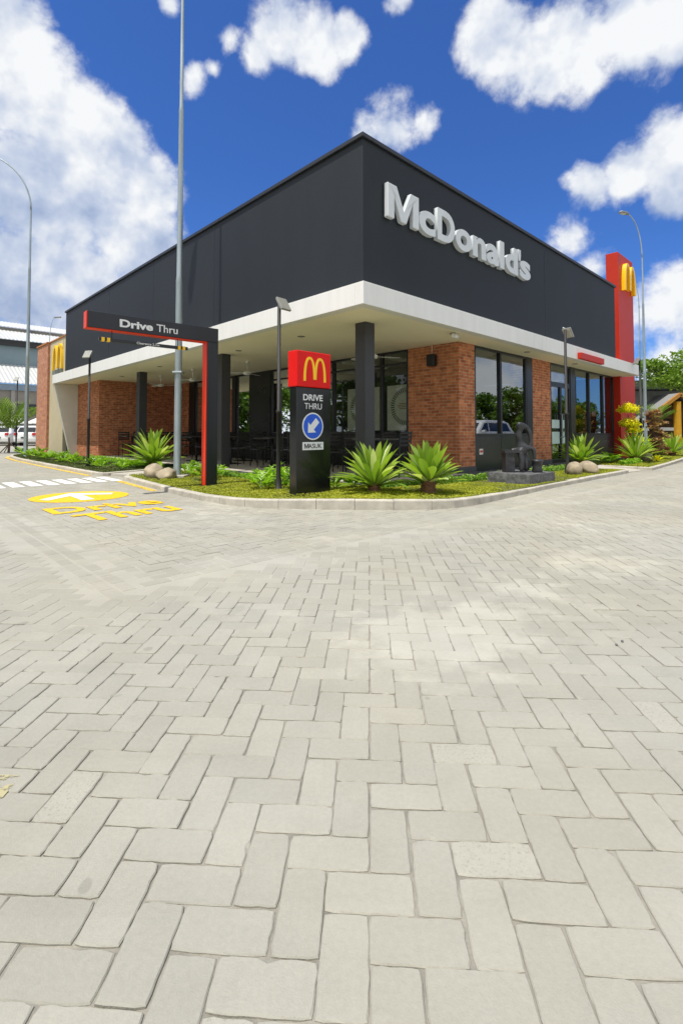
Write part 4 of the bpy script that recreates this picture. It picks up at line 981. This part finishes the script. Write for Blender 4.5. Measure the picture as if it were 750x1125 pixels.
def make_shrub(sd, h=.34, n=13):
    g = random.Random(sd); vs, fs, tn = [], [], []; e_ = empty('leafy_shrub', (0, 0, 0)); st = MB()
    for i in range(n):
        az = i * 2.4 + g.uniform(-.3, .3); el = R(g.uniform(38, 80)); ln = h * g.uniform(.7, 1.15); p = Vector((g.uniform(-.04, .04), g.uniform(-.04, .04), 0)); pts = [p]
        e2 = el; d = None
        for s in range(6):
            d = Vector((math.cos(az) * math.cos(e2), math.sin(az) * math.cos(e2), math.sin(e2))); p = p + d * ln / 6; pts.append(p); e2 -= .12
        st.tube(pts, [.005] * 4 + [.003] * 3, 5)
        tone = g.uniform(.2, .9)
        for s in range(3, 7):                       # lobed leaf = paired fingers from the rib
            for sg in (-1, 1):
                blade(vs, fs, tn, pts[s], az + sg * R(g.uniform(35, 65)), e2 + R(g.uniform(0, 22)), h * g.uniform(.26, .40) * (1.1 - .08 * abs(s - 4)), h * .12, .5, min(1, max(0, tone + g.uniform(-.12, .12))), seg=3)
        blade(vs, fs, tn, pts[-1], az, e2, h * .33, h * .12, .5, tone, seg=3)
    st.build('stem', shrub_leaf_stem, e_); np_mesh('leaves', vs, fs, [shrub_leaf], tn, e_, smooth=False)
    return e_
shrub_leaf_stem = mat('green_stem', (.12, .20, .04), .6)
protos = [make_shrub(s) for s in (11, 12, 13)]; used = [False] * 3
SH = [(-.28, 1.25, 1.0, 'just left of the garden lamp by the totem'), (-.05, 1.75, 1.05, 'in front of the terrace chairs'), (-.35, 2.1, .95, 'right of the gate post'), (.2, 2.6, .9, 'behind the gate post'), (-.75, 1.55, .9, 'nearest the kerb between gate and lamp'),
      (-.55, 3.75, 1.1, 'just left of the gate post'), (-.15, 4.1, .95, 'behind the gate on the left'), (-.3, 5.0, .9, 'right of the tall light pole'), (.35, .55, .8, 'left of the corner agave'), (-.02, .62, .7, 'right of the totem sign'),
      (-.75, 7.6, 1.0, 'at the crossing end of the far bed'), (-.35, 7.9, 1.1, 'beside the crossing path'), (-.95, 8.4, 1.15, 'on the kerb side before the agave'), (-.2, 9.0, 1.1, 'behind the agave'), (-.9, 9.3, 1.25, 'at the foot of the left garden lamp'), (-.5, 9.9, 1.2, 'left of the left garden lamp'), (-.95, 10.7, 1.2, 'before the brick wall corner'), (-.3, 11.2, 1.1, 'below the second column'), (-.9, 12.0, 1.3, 'before the white end fin'), (-.4, 12.8, 1.3, 'behind the end fin shrubs'), (-.95, 13.5, 1.4, 'before the slanting fin foot'), (-.3, 14.4, 1.4, 'near the slanting fin foot'), (-.9, 15.0, 1.5, 'below the yellow wall arches'), (-.4, 16.0, 1.5, 'before the beige wall'), (-.85, 16.8, 1.5, 'before the pale brick end wall'), (-.3, 17.8, 1.6, 'right of the far street light'), (-.7, 18.6, 1.6, 'left of the far street light'),
      (9.95, .15, 1.0, 'right of the entrance path'), (10.7, .05, 1.1, 'below the right window'), (11.3, .2, 1.0, 'left of the pylon agave'), (14.6, -.1, 1.4, 'behind the dry bromeliad clump'), (16.2, .5, 1.5, 'left of the right edge agave'), (21, 1.2, 2.0, 'beyond the right edge agave')]
for k, (a, b, s, lb) in enumerate(SH):
    i = k % 3; o = protos[i] if not used[i] else copy_tree(protos[i]); used[i] = True
    o.location = W(a, b, kerb_h(a, b) - .015); o.rotation_euler = (0, 0, rnd.uniform(0, 6.28)); s = s * (.62 if 5 < b and a < 1 else 1); o.scale = (s, s, s * rnd.uniform(.8, 1.05))
    tag(o, 'bright green lobed leaf shrub ' + lb, 'shrub', 'leafy shrubs in the beds')
def hedge(p0, p1, w, h, n, sd, m, label, size=.035, name='low_hedge'):
    rg = np.random.RandomState(sd); t = rg.rand(n); a = p0[0] + (p1[0] - p0[0]) * t; b = p0[1] + (p1[1] - p0[1]) * t
    bump = .75 + .25 * np.sin(t * 23 + sd) * np.cos(t * 57)
    th = rg.rand(n) * 2 * np.pi; rr = np.sqrt(rg.rand(n)); q = np.cos(th) * rr; z = np.abs(np.sin(th)) * rr
    z0 = np.array([kerb_h(x, y) for x, y in zip(a, b)])
    dx, dy = p1[0] - p0[0], p1[1] - p0[1]; L_ = math.hypot(dx, dy); a = a - dy / L_ * q * w * bump; b = b + dx / L_ * q * w * bump
    P = np.stack([ORG.x + a * U.x + b * V.x, ORG.y + a * U.y + b * V.y, z0 + z * h * bump], 1)
    vs, fs = leaf_cloud(P, size, rg, .8); tone = np.clip(.3 * rg.rand(n) + .35 * z + .35 * (rg.rand(n) > .6), 0, 1)
    return tag(np_mesh(name, vs, fs, [m], tone), label, 'hedge', 'low variegated border hedges')
hedge((1.9, -.0), (4.9, -.15), .14, .16, 5200, 5, hedge_leaf, 'low variegated hedge strip left of the stone statue')
hedge((5.0, -.1), (7.8, -.1), .15, .17, 4200, 6, hedge_leaf, 'low variegated hedge strip right of the stone statue')
hedge((.45, .25), (1.7, .15), .10, .12, 1500, 7, hedge_leaf, 'low variegated hedge clump behind the two corner agaves')
hedge((-.05, 1.6), (.4, 5.8), .12, .13, 2600, 8, hedge_leaf, 'low variegated hedge strip along the terrace edge', .04)
hedge((10.2, -.45), (11.5, -.5), .16, .16, 1500, 9, shrub_leaf, 'low light green hedge clump left of the pylon agave', .06)
hedge((.2, 7.4), (.3, 13.5), .16, .18, 2600, 10, shrub_leaf, 'low green hedge strip before the brick store wall', .06)

def cloud_tree(p, balls, trunk_pts, label, m, sd, name, cat, n=900, size=.06):
    e_ = empty(name, p, 0, label, cat); rg = np.random.RandomState(sd)
    MB().tube(trunk_pts, [.035 - .02 * i / (len(trunk_pts) - 1) for i in range(len(trunk_pts))], 8).build('trunk', trunk_m, e_)
    for (x, y, z, r, h) in balls:
        d = rg.normal(0, 1, (n, 3)); d /= np.linalg.norm(d, axis=1)[:, None]; rr = (rg.rand(n) ** .5 * (.72 + .5 * np.abs(np.sin(d[:, 0] * 4.1 + x * 9) * np.cos(d[:, 1] * 3.7 + z * 5) + .4 * np.sin(d[:, 2] * 7))))[:, None]
        P = d * rr * np.array([r, r, h]); P[:, 2] = np.where(P[:, 2] < 0, P[:, 2] * .5, P[:, 2]); P += np.array([x, y, z]) + rg.normal(0, r * .06, (n, 3))
        vs, fs = leaf_cloud(P, size, rg, .8); np_mesh('crown', vs, fs, [m], np.clip(rg.rand(n) * .6 + .4 * (d[:, 2] * .5 + .5), 0, 1), e_)
cloud_tree(Vector((9.32, 16.0, .08)), [(-.04, 0, 1.66, .33, .22), (.0, .05, 1.20, .31, .22), (.10, 0, .98, .24, .14), (.10, 0, .68, .22, .18)], [(0, 0, 0), (.06, 0, .5), (-.04, 0, 1.0), (-.06, 0, 1.5)], 'cloud pruned golden shrub before the red pylon', yellow_leaf, 3, 'topiary_shrub', 'shrub', n=1500, size=.055)
# dry reddish bromeliad column
bc = empty('bromeliad_cluster', Vector((11.0, 17.3, .08)), 0, 'brown and red bromeliads climbing a stump right of the pylon', 'plant')
MB().tube([(0, 0, 0), (.05, 0, .6), (-.25, 0, 1.3), (-.3, 0, 1.7)], [.16, .13, .1, .07], 10).build('stump', trunk_m, bc)
vs, fs, tn = [], [], []; g = random.Random(5)
for k in range(34):
    z = .12 + k * .045; cx = .05 - .3 * max(0, (z - .5) / 1.2) + g.uniform(-.24, .30); cy = g.uniform(-.30, .05)
    for i in range(15): blade(vs, fs, tn, (cx, cy, z), i * 2.4, R(g.uniform(10, 70)), g.uniform(.14, .24), .075, .9, g.random(), seg=4)
np_mesh('leaves', vs, fs, [brown_leaf], tn, bc)

# ------------------------------------------------------------ rocks
def rock(p, sx, sy, sz, sd, label):
    import bmesh
    bm = bmesh.new(); bmesh.ops.create_icosphere(bm, subdivisions=4, radius=1.0); g = random.Random(sd)
    ph = [Vector((g.uniform(-1, 1), g.uniform(-1, 1), g.uniform(-1, 1))).normalized() for _ in range(9)]; am = [g.uniform(.75, .98) for _ in ph]
    from mathutils import noise as mn
    for v_ in bm.verts:
        c = v_.co.copy()
        for q, k in zip(ph, am):
            d = c.dot(q)
            if d > k: c -= q * (d - k) * .75
        c *= 1 + .07 * mn.noise(c * 1.8 + Vector((sd, 0, 0))) + .02 * mn.noise(c * 6)
        v_.co = Vector((c.x * sx, c.y * sy, c.z * sz))
    me = bpy.data.meshes.new('boulder'); bm.to_mesh(me); bm.free(); me.materials.append(rock_m)
    for f in me.polygons: f.use_smooth = True
    o = bpy.data.objects.new('boulder', me); COL.objects.link(o); o.location = p; o.rotation_euler.z = g.uniform(0, 6)
    return tag(o, label, 'rock')
rock(W(-1.06, 4.95, .17), .27, .20, .19, 1, 'tan pointed boulder left of the tall light pole'); rock(W(-1.0, 4.50, .15), .25, .20, .15, 2, 'grey rounded boulder touching the tall light pole side')
rock(W(5.85, -.80, .19), .17, .16, .17, 3, 'pale round boulder just right of the garden lamp'); rock(W(6.35, -.90, .19), .23, .19, .17, 4, 'wider pale boulder below the entrance agave')
rock(Vector((9.75, 15.9, .17)), .24, .2, .2, 5, 'small pale boulder right of the pylon agave'); rock(Vector((13.9, 19.4, .25)), .4, .3, .32, 6, 'large pale boulder at the right edge bed')

# ------------------------------------------------------------ stone statue
S = empty('stone_statue', W(3.5, -.75, .07), ROT, 'black stone sculpture of a seated figure on a rough plinth', 'statue')
import bmesh
def rough_block(x0, x1, y0, y1, z0, z1, name, m, parent, amp=.012, cuts=6):
    bm = bmesh.new(); bmesh.ops.create_cube(bm, size=1.0); bmesh.ops.subdivide_edges(bm, edges=bm.edges[:], cuts=cuts, use_grid_fill=True)
    from mathutils import noise as mn
    for v_ in bm.verts:
        c = Vector((x0 + (v_.co.x + .5) * (x1 - x0), y0 + (v_.co.y + .5) * (y1 - y0), z0 + (v_.co.z + .5) * (z1 - z0))); c += Vector((mn.noise(c * 9), mn.noise(c * 9 + Vector((5, 0, 0))), mn.noise(c * 9 + Vector((0, 5, 0))))) * amp; v_.co = c
    me = bpy.data.meshes.new(name); bm.to_mesh(me); bm.free(); me.materials.append(m); o = bpy.data.objects.new(name, me); COL.objects.link(o); o.parent = parent; return o
rough_block(-.52, .52, -.40, .42, 0, .19, 'plinth', plinthrock, S)
def skin(name, verts, edges, rad, m, parent, sub=2):
    me = bpy.data.meshes.new(name); me.from_pydata(verts, edges, []); o = bpy.data.objects.new(name, me); COL.objects.link(o); o.parent = parent; me.materials.append(m)
    sk = o.modifiers.new('skin', 'SKIN'); sk.use_smooth_shade = True
    for i, r in enumerate(rad): me.skin_vertices[0].data[i].radius = (r, r) if isinstance(r, (int, float)) else r
    me.skin_vertices[0].data[0].use_root = True
    ss = o.modifiers.new('subsurf', 'SUBSURF'); ss.levels = sub; ss.render_levels = sub
    return o
# abstract seated figure carved in one piece, its front turned to the corner of the lane
cr_, sr_ = math.cos(-ROT), math.sin(-ROT)
def q3(x, y, z): return (x * cr_ - y * sr_, x * sr_ + y * cr_, z)
fv = [q3(*p) for p in ((.02, .04, .60), (-.02, .03, .74), (-.05, .02, .88), (-.03, .01, .97), (-.01, 0, 1.07), (-.09, -.02, 1.11),
      (.10, .03, 1.04), (.17, .02, .90), (.19, .02, .74), (.15, .0, .62),
      (-.12, -.04, .60), (-.22, -.04, .585), (-.06, -.10, .56), (-.03, -.12, .40), (-.05, -.11, .20),
      (.10, -.04, .64), (.20, -.06, .635), (.215, -.07, .50), (.20, -.07, .34), (.08, .0, .40), (.07, .0, .20))]
fe = [(0, 1), (1, 2), (2, 3), (3, 4), (4, 5), (4, 6), (6, 7), (7, 8), (8, 9), (9, 0), (0, 10), (10, 11), (0, 12), (12, 13), (13, 14), (0, 15), (15, 16), (16, 17), (17, 18), (0, 19), (19, 20)]
fr = [.085, .065, .075, .045, .07, .05, .05, .045, .04, .04, .055, .045, .06, .055, .05, .055, .05, .035, .025, .075, .08]
skin('figure', fv, fe, fr, stone_m, S)
def qblock(x0, x1, y0, y1, z0, z1, name, amp, cuts):
    o = rough_block(x0, x1, y0, y1, z0, z1, name, stone_m, S, amp, cuts); o.rotation_euler.z = -ROT; return o
qblock(-.34, -.17, -.12, .10, .19, .55, 'stone_seat', .008, 4)
qblock(-.36, -.02, -.14, .12, .551, .60, 'seat_slab', .006, 4)
mb = MB(); mb.lathe([(0, 0), (.10, 0), (.115, .03), (.10, .10), (.11, .20), (.125, .215), (.125, .25), (.09, .27), (0, .27)], 18, c=(.30, -.10, .19)); j_ = mb.build('stone_jar', stone_m, S); j_.rotation_euler.z = -ROT; j_.scale = (.85, .85, .9); j_.location.z = .02


# ------------------------------------------------------------ trees
def tree(name, p, trunk_h, crown_c, crown_r, nclump, nleaf, leaf, sd, label, m, cat='tree', group=None, flat=.7, lean=(0, 0), trunk_r=.16):
    e_ = empty(name, p, 0, label, cat, group); rg = np.random.RandomState(sd); g = random.Random(sd)
    cc = np.array(crown_c); cr = np.array(crown_r)
    d = rg.normal(0, 1, (nclump, 3)); d /= np.linalg.norm(d, axis=1)[:, None]; C_ = cc + d * cr * (.45 + .5 * rg.rand(nclump))[:, None]
    mb = MB(); top = Vector((crown_c[0] * .5, crown_c[1] * .5, trunk_h)); mb.tube([(0, 0, 0), (top.x * .4, top.y * .4, trunk_h * .5), top], [trunk_r, trunk_r * .8, trunk_r * .62], 10)
    for k in range(min(nclump, 22)):
        c = Vector(C_[k]); mid = top.lerp(c, .5) + Vector((g.uniform(-.2, .2), g.uniform(-.2, .2), -.1 * (c - top).length)); mb.tube([top, mid, c], [trunk_r * .42, trunk_r * .22, trunk_r * .07], 6)
    mb.build('trunk', trunk_m, e_)
    k = rg.randint(0, nclump, nleaf); cs = (crown_r[0] * (.20 + .16 * rg.rand(nclump)))[k]; q = rg.normal(0, 1, (nleaf, 3)); q /= np.linalg.norm(q, axis=1)[:, None]
    P = C_[k] + q * (cs * rg.rand(nleaf) ** .4)[:, None] * np.array([1, 1, flat]); vs, fs = leaf_cloud(P, leaf, rg, .9, .7)
    np_mesh('crown', vs, fs, [m], np.clip(.55 * rg.rand(nleaf) + .45 * rg.rand(nclump)[k], 0, 1), e_)
    return e_
tree('rain_tree', Vector((25.5, 33.0, 0)), 3.4, (-1.2, 0, 5.0), (4.6, 3.2, 1.35), 46, 11000, .20, 21, 'wide spreading green tree before the dark roofed building at right', tree_leaf2, flat=.32, trunk_r=.22)
tree('garden_tree', Vector((29.5, 36.0, 0)), 2.0, (0, 0, 3.4), (3.0, 2.2, 1.4), 34, 6000, .22, 22, 'dense green tree behind the spreading tree at right', tree_leaf, flat=.6)
RT = [(31, 11, 4.6), (33, 16, 4.0), (31, 21, 4.8), (34, 26, 4.1), (32, 31, 4.7), (36, 6, 5.0), (30, 6.5, 3.8), (38, 19, 5.2)]
for k, (x, y, h) in enumerate(RT):
    tree('roadside_tree', Vector((x, y, 0)), h * .3, (0, 0, h * .5), (2.7, 2.7, h * .46), 40, 6500, .28, 30 + k, 'leafy roadside tree opposite the right hand windows, number %s from the south' % ['three', 'four', 'six', 'seven', 'eight', 'one', 'two', 'five'][k], tree_leaf, group='roadside trees mirrored in the windows', flat=.8)
for k, (x, y, h) in enumerate(((-23, -6, 6.5), (-24, -1.5, 7.2), (-23, 3, 6.4), (-25, 7.5, 7.4), (-23.5, 12, 6.6), (-26, 16.5, 6.8), (-23.5, 20, 6.2), (-25, 24, 6.6))):
    tree('lane_tree', Vector((x, y, 0)), h * .3, (0, 0, h * .46), (3.0, 3.0, h * .46), 40, 7000, .28, 50 + k, 'leafy tree across the lane from the terrace, %s of the row' % ['nearest the camera side', 'second', 'third', 'fourth', 'fifth', 'sixth', 'seventh', 'farthest'][k], tree_leaf, group='trees mirrored in the terrace glass', flat=.8)

def palm(p, h, nf, fl, sd, label, stakes=True):
    e_ = empty('young_palm', p, 0, label, 'palm tree'); g = random.Random(sd)
    MB().tube([(0, 0, 0), (.03, 0, h * .5), (0, 0, h)], [.06, .05, .04], 10).build('trunk', trunk_m, e_)
    vs, fs, tn = [], [], []
    for i in range(nf):
        az = i * 2.4; e2 = R(g.uniform(58, 89)); q = Vector((0, 0, h)); tone = g.uniform(.2, .9); dr = g.uniform(.03, .09)
        for s in range(12):
            d = Vector((math.cos(az) * math.cos(e2), math.sin(az) * math.cos(e2), math.sin(e2))); q2 = q + d * fl / 12; e2 -= dr
            if s > 1:
                for sg in (-1, 1): blade(vs, fs, tn, q2, az + sg * R(50), e2 - .2, fl * .34 * math.sin(math.pi * (s + 1) / 14), .05, .7, tone, seg=3)
            q = q2
    np_mesh('fronds', vs, fs, [palm_leaf], tn, e_)
    if stakes:
        for k in range(3): a = k * 2.1 + .4; MB().tube([(math.cos(a) * .55, math.sin(a) * .55, 0), (.05, 0, h * .62)], .025, 6).build('stake', trunk_m, e_)
palm(Vector((-16.5, 24.6, 0)), .75, 24, 1.95, 3, 'young staked palm at the left edge', True)
palm(Vector((17.2, 27.2, 0)), 1.1, 14, 1.5, 4, 'young palm behind the bromeliad stump', False)

# ------------------------------------------------------------ cars
def make_car(col, sd=0):
    e_ = empty('parked_car', (0, 0, 0)); paint = mat('car_paint_' + str(sd), col, .25, .0, var=.02, coat=.6)
    Lh = 2.15; hw = .84
    side = [(-Lh, .32), (-Lh - .03, .55), (-Lh + .02, .92), (-1.95, .99), (-1.72, 1.42), (-1.35, 1.52), (.15, 1.52), (.55, 1.42), (1.20, 1.00), (1.95, .86), (Lh, .66), (Lh + .02, .38), (1.9, .24), (-1.9, .24)]
    vs = []; n = len(side)
    rings = [(-hw + .10, .93, .05), (-hw, 1.0, 0), (hw, 1.0, 0), (hw - .10, .93, .05)]
    for (y, sc_, dz) in ((-hw, 1, 0), (-hw * .55, 1.0, 0), (hw * .55, 1.0, 0), (hw, 1, 0)):
        for x, z in side:
            yy = y
            if z > 1.0: yy = y * (1 - (z - 1.0) * .42)
            vs.append((x * (1.0 if abs(y) < hw * .9 else .985), yy, z))
    fs = [(r * n + i, r * n + (i + 1) % n, (r + 1) * n + (i + 1) % n, (r + 1) * n + i) for r in range(3) for i in range(n)]
    fs += [tuple(range(n - 1, -1, -1)), tuple(3 * n + i for i in range(n))]
    MB().add(vs, fs).build('body', paint, e_, bevel=.05)
    yw = lambda z: hw * (1 - (z - 1.0) * .42) + .006 if z > 1 else hw + .006
    for s in (-1, 1):
        for q in (((-1.62, 1.04), (-.75, 1.04), (-.75, 1.40), (-1.45, 1.40)), ((-.68, 1.04), (.20, 1.04), (.10, 1.40), (-.68, 1.40)), ((.27, 1.04), (.98, 1.04), (.42, 1.38), (.17, 1.40))):
            MB().add([(x, s * yw(z), z) for x, z in q], [(0, 1, 2, 3) if s < 0 else (3, 2, 1, 0)]).build('side_window', car_glass, e_)
        MB().box(-Lh - .045, -Lh + .10, s * hw * .80 - .12, s * hw * .80 + .115, .78, .97).build('taillight', mat('taillight_red', (.5, .01, .01), .2), e_, bevel=.02)
        MB().box(Lh - .16, Lh + .0, s * hw * .74 - .15, s * hw * .74 + .13, .62, .74).build('headlight', mat('headlight', (.7, .72, .75), .1), e_, bevel=.02)
        MB().box(.78, .92, s * (hw + .10) - .08, s * (hw + .10) + .08, 1.0, 1.1).build('wing_mirror', paint, e_, bevel=.02)
        for wx in (-1.32, 1.32):
            w_ = MB(); w_.tube([(wx, s * (hw - .17), .31), (wx, s * (hw + .012), .31)], .31, 24); w_ = w_.build('wheel', mat('tyre', (.02, .02, .02), .8), e_, bevel=.02)
            MB().tube([(wx, s * (hw + .0), .31), (wx, s * (hw + .02), .31)], .19, 18).build('rim', galv, w_)
    def xr(z): return -1.95 + (z - .99) / (1.42 - .99) * .23
    MB().add([(xr(1.04) - .03, -.66, 1.04), (xr(1.04) - .03, .66, 1.04), (xr(1.38) - .03, .58, 1.38), (xr(1.38) - .03, -.58, 1.38)], [(3, 2, 1, 0)]).build('rear_window', car_glass, e_)
    MB().add([(1.17, -.68, 1.05), (1.17, .68, 1.05), (.62, .58, 1.40), (.62, -.58, 1.40)], [(0, 1, 2, 3)]).build('windscreen', car_glass, e_)
    MB().box(-Lh - .05, -Lh - .02, -.25, .25, .56, .67).build('number_plate', mat('plate', (.05, .05, .05), .5), e_)
    return e_
car0 = make_car((.72, .73, .74))
CARS = [(-27.6, 39.5, 90, 'white hatchback at the left edge, beyond the palm'), (-25.4, 39.0, 86, 'white hatchback between the palm and the far light pole'), (-23.3, 38.6, 90, 'white hatchback behind the far light pole, beside the brick end wall'),
        (13.37, 13.47, 223.9, 'white hatchback parked opposite, mirrored in the left pane beside the pier'), (36.0, 29.3, 223.9, 'white hatchback parked opposite, mirrored in the pane by the red pylon')]
for k, (x, y, rz, lb) in enumerate(CARS):
    c_ = car0 if k == 0 else copy_tree(car0); c_.location = (x, y, 0); c_.rotation_euler.z = R(rz + 0); tag(c_, lb, 'car', 'white parked cars')
def umbrella(p, r, h, label):
    e_ = empty('patio_umbrella', p, 0, label, 'umbrella', 'white patio umbrellas at the far left'); n = 8
    vs = [(0, 0, h)] + [(r * math.cos(2 * math.pi * i / n), r * math.sin(2 * math.pi * i / n), h - .5) for i in range(n)] + [(r * math.cos(2 * math.pi * i / n), r * math.sin(2 * math.pi * i / n), h - .62) for i in range(n)]
    MB().add(vs, [(0, 1 + i, 1 + (i + 1) % n) for i in range(n)] + [(1 + i, 1 + n + i, 1 + n + (i + 1) % n, 1 + (i + 1) % n) for i in range(n)]).build('canopy', mat('umbrella_cloth', (.75, .74, .70), .8), e_)
    MB().tube([(0, 0, 0), (0, 0, h)], .03, 8).build('pole', galv, e_)
for x, lb in ((-30.6, 'leftmost'), (-28.4, 'middle'), (-26.6, 'rightmost')): umbrella(Vector((x, 43.5, 0)), 1.0, 2.35, '%s of the three white patio umbrellas behind the cars' % lb)

# ------------------------------------------------------------ hall with corrugated roofs, far left
HB = empty('roofed_hall', Vector((-30, 43, 0)) - U * 14, ROT, 'large hall with stacked white corrugated roofs behind the left parking', 'building')
def corrugated(x0, x1, y0, y1, z0, z1, m, parent, name, pitch=.25, amp=.05, thick=.05):
    n = int((x1 - x0) / (pitch / 4)); vs = []
    for i in range(n + 1):
        x = x0 + (x1 - x0) * i / n; dz = amp * math.sin(2 * math.pi * (x - x0) / pitch)
        vs += [(x, y0, z0 + dz), (x, y1, z1 + dz), (x, y0, z0 + dz - thick), (x, y1, z1 + dz - thick)]
    fs = []
    for i in range(n): b = 4 * i; fs += [(b, b + 4, b + 5, b + 1), (b + 2, b + 3, b + 7, b + 6), (b, b + 2, b + 6, b + 4), (b + 1, b + 5, b + 7, b + 3)]
    return MB().add(vs, fs, smooth=False).build(name, m, parent)
roof_w = mat('corrugated_white', (.52, .53, .52), .5, var=.06, nscale=.6)
corrugated(0, 40, 0, 5, 5.4, 7.6, roof_w, HB, 'lower_roof', .33, .03)
hallw = mat('hall_blue_grey', (.20, .27, .30), .6, var=.1, nscale=.5); hallb = mat('hall_brown_grey', (.24, .22, .19), .7, var=.2, nscale=.6)
mb = MB(); mb.box(0, 40, 5, 5.3, 7.2, 9.4); mb.build('clerestory_wall', hallw, HB)
mb = MB(); mb.box(0, 40, 4.6, 5.0, 9.4, 9.95); mb.build('gutter', mat('gutter_dark', (.03, .03, .032), .6), HB)
corrugated(0, 40, 4.4, 9, 9.98, 11.6, roof_w, HB, 'upper_roof', .33, .03)
mb = MB(); mb.box(0, 40, 9, 9.3, 11.1, 11.9); mb.build('ridge_wall', hallb, HB)
corrugated(0, 40, 8.8, 14, 11.95, 13.4, roof_w, HB, 'ridge_roof', .33, .03)
mb = MB(); mb.box(0, 40, .3, .6, 0, 5.2); hw_ = mb.build('wall', hallb, HB)
mb = MB(); mb.box(0, 40, .1, .29, 4.75, 5.3); mb.build('eaves_beam', mat('eaves_blue', (.20, .26, .33), .6), HB)
for k in range(13):
    MB().box(.6 + k * 3, 2.9 + k * 3, .24, .295, 2.75, 3.55).build('window', mat('hall_glass', (.03, .04, .045), .15), hw_)
    MB().box(.6 + k * 3, 2.9 + k * 3, .24, .295, .1, 2.0).build('shopfront', mat('shop_dark', (.035, .035, .038), .4), hw_)
mb = MB()
for k in range(14): mb.box(.1 + k * 3, .4 + k * 3, .15, .298, 0, 4.74)
mb.build('pilaster', mat('pilaster_grey', (.30, .29, .26), .7), HB)

# ------------------------------------------------------------ building at right
RB = empty('gabled_pavilion', Vector((24.6, 41.0, 0)), R(0), 'grey pavilion with dark flat roof and timber gable porch at right', 'building')
MB().box(-6.5, 14, 2.0, 10, 0, 4.6).build('wall', mat('pavilion_grey', (.26, .27, .27), .7, var=.1, nscale=.6), RB)
MB().box(-4.2, 15, .2, 11, 4.62, 5.35).build('roof_slab', mat('roof_dark', (.035, .04, .042), .6), RB, bevel=.03)
timber = mat('timber_orange', (.42, .20, .035), .55, var=.2, nscale=6, streak=6)
mb = MB()
for x0, z0, x1, z1 in ((.2, 2.2, 2.75, 4.1), (2.75, 4.1, 5.6, 1.8)):
    dx, dz = x1 - x0, z1 - z0; l = math.hypot(dx, dz); nx, nz = -dz / l * .13, dx / l * .13
    q = [(x0 - nx, z0 - nz), (x1 - nx, z1 - nz), (x1 + nx, z1 + nz), (x0 + nx, z0 + nz)]
    mb.add([(x, -1.2, z) for x, z in q] + [(x, -.95, z) for x, z in q], [(0, 1, 2, 3), (7, 6, 5, 4), (0, 4, 5, 1), (1, 5, 6, 2), (2, 6, 7, 3), (3, 7, 4, 0)])
mb.build('rake_board', timber, RB)
mb = MB(); mb.add([(-.1, -.94, 2.0), (2.75, -.94, 4.2), (2.75, 1.99, 4.2), (-.1, 1.99, 2.0), (5.9, -.94, 1.8), (5.9, 1.99, 1.8)], [(0, 1, 2, 3), (1, 4, 5, 2)]); mb.build('porch_roof', mat('porch_roof_grey', (.24, .24, .24), .7), RB)
mb = MB(); mb.add([(.6, -.6, 2.2), (5.2, -.6, 2.0), (2.75, -.6, 3.95)], [(0, 1, 2)]); mb.build('gable_infill', mat('porch_dark', (.10, .055, .02), .7), RB)
mb = MB(); mb.box(.5, 5.2, .4, .5, 0, 2.1); mb.build('porch_wall', mat('porch_dark', (.10, .055, .02), .7), RB)
MB().box(-.9, 2.3, -.9, -.3, 1.15, 1.4).build('porch_counter', mat('counter_grey', (.42, .43, .44), .6), RB)
for x in (2.45, 5.2): MB().box(x, x + .34, -1.1, -.65, 0, 3.5 if x < 3 else 1.9).build('porch_post', mat('post_yellow', (.62, .33, .02), .55), RB, bevel=.01)
WB = empty('white_annex', Vector((16.6, 30.5, 0)), R(0), 'small white flat roofed block just right of the pylon', 'building')
MB().box(-2.0, .9, 0, 3, 0, 4.6).build('wall', mat('annex_white', (.62, .64, .66), .7, var=.04), WB)
MB().box(-1.9, .8, -.04, 0, 2.4, 3.3).build('window', mat('hall_glass', (.03, .04, .045), .15), WB)
hedge((25, 6), (36, 3), .5, .7, 7000, 12, yellow_leaf, 'long yellow green clipped hedge before the pavilion', .10, 'clipped_hedge')['group'] = 'clipped hedges'

for k_, (x_, y_, r_, lb_) in enumerate(((1.29, 2.36, .007, 'tiny dark pebble lying on the paving, left one of the pair'), (1.34, 2.40, .008, 'slightly larger dark pebble lying on the paving, right one of the pair'))):
    o = rock(Vector((x_, y_, r_ * .5)), r_, r_ * .8, r_ * .6, 20 + k_, lb_); o.name = 'pebble'; o.data.materials.clear(); o.data.materials.append(plinthrock)
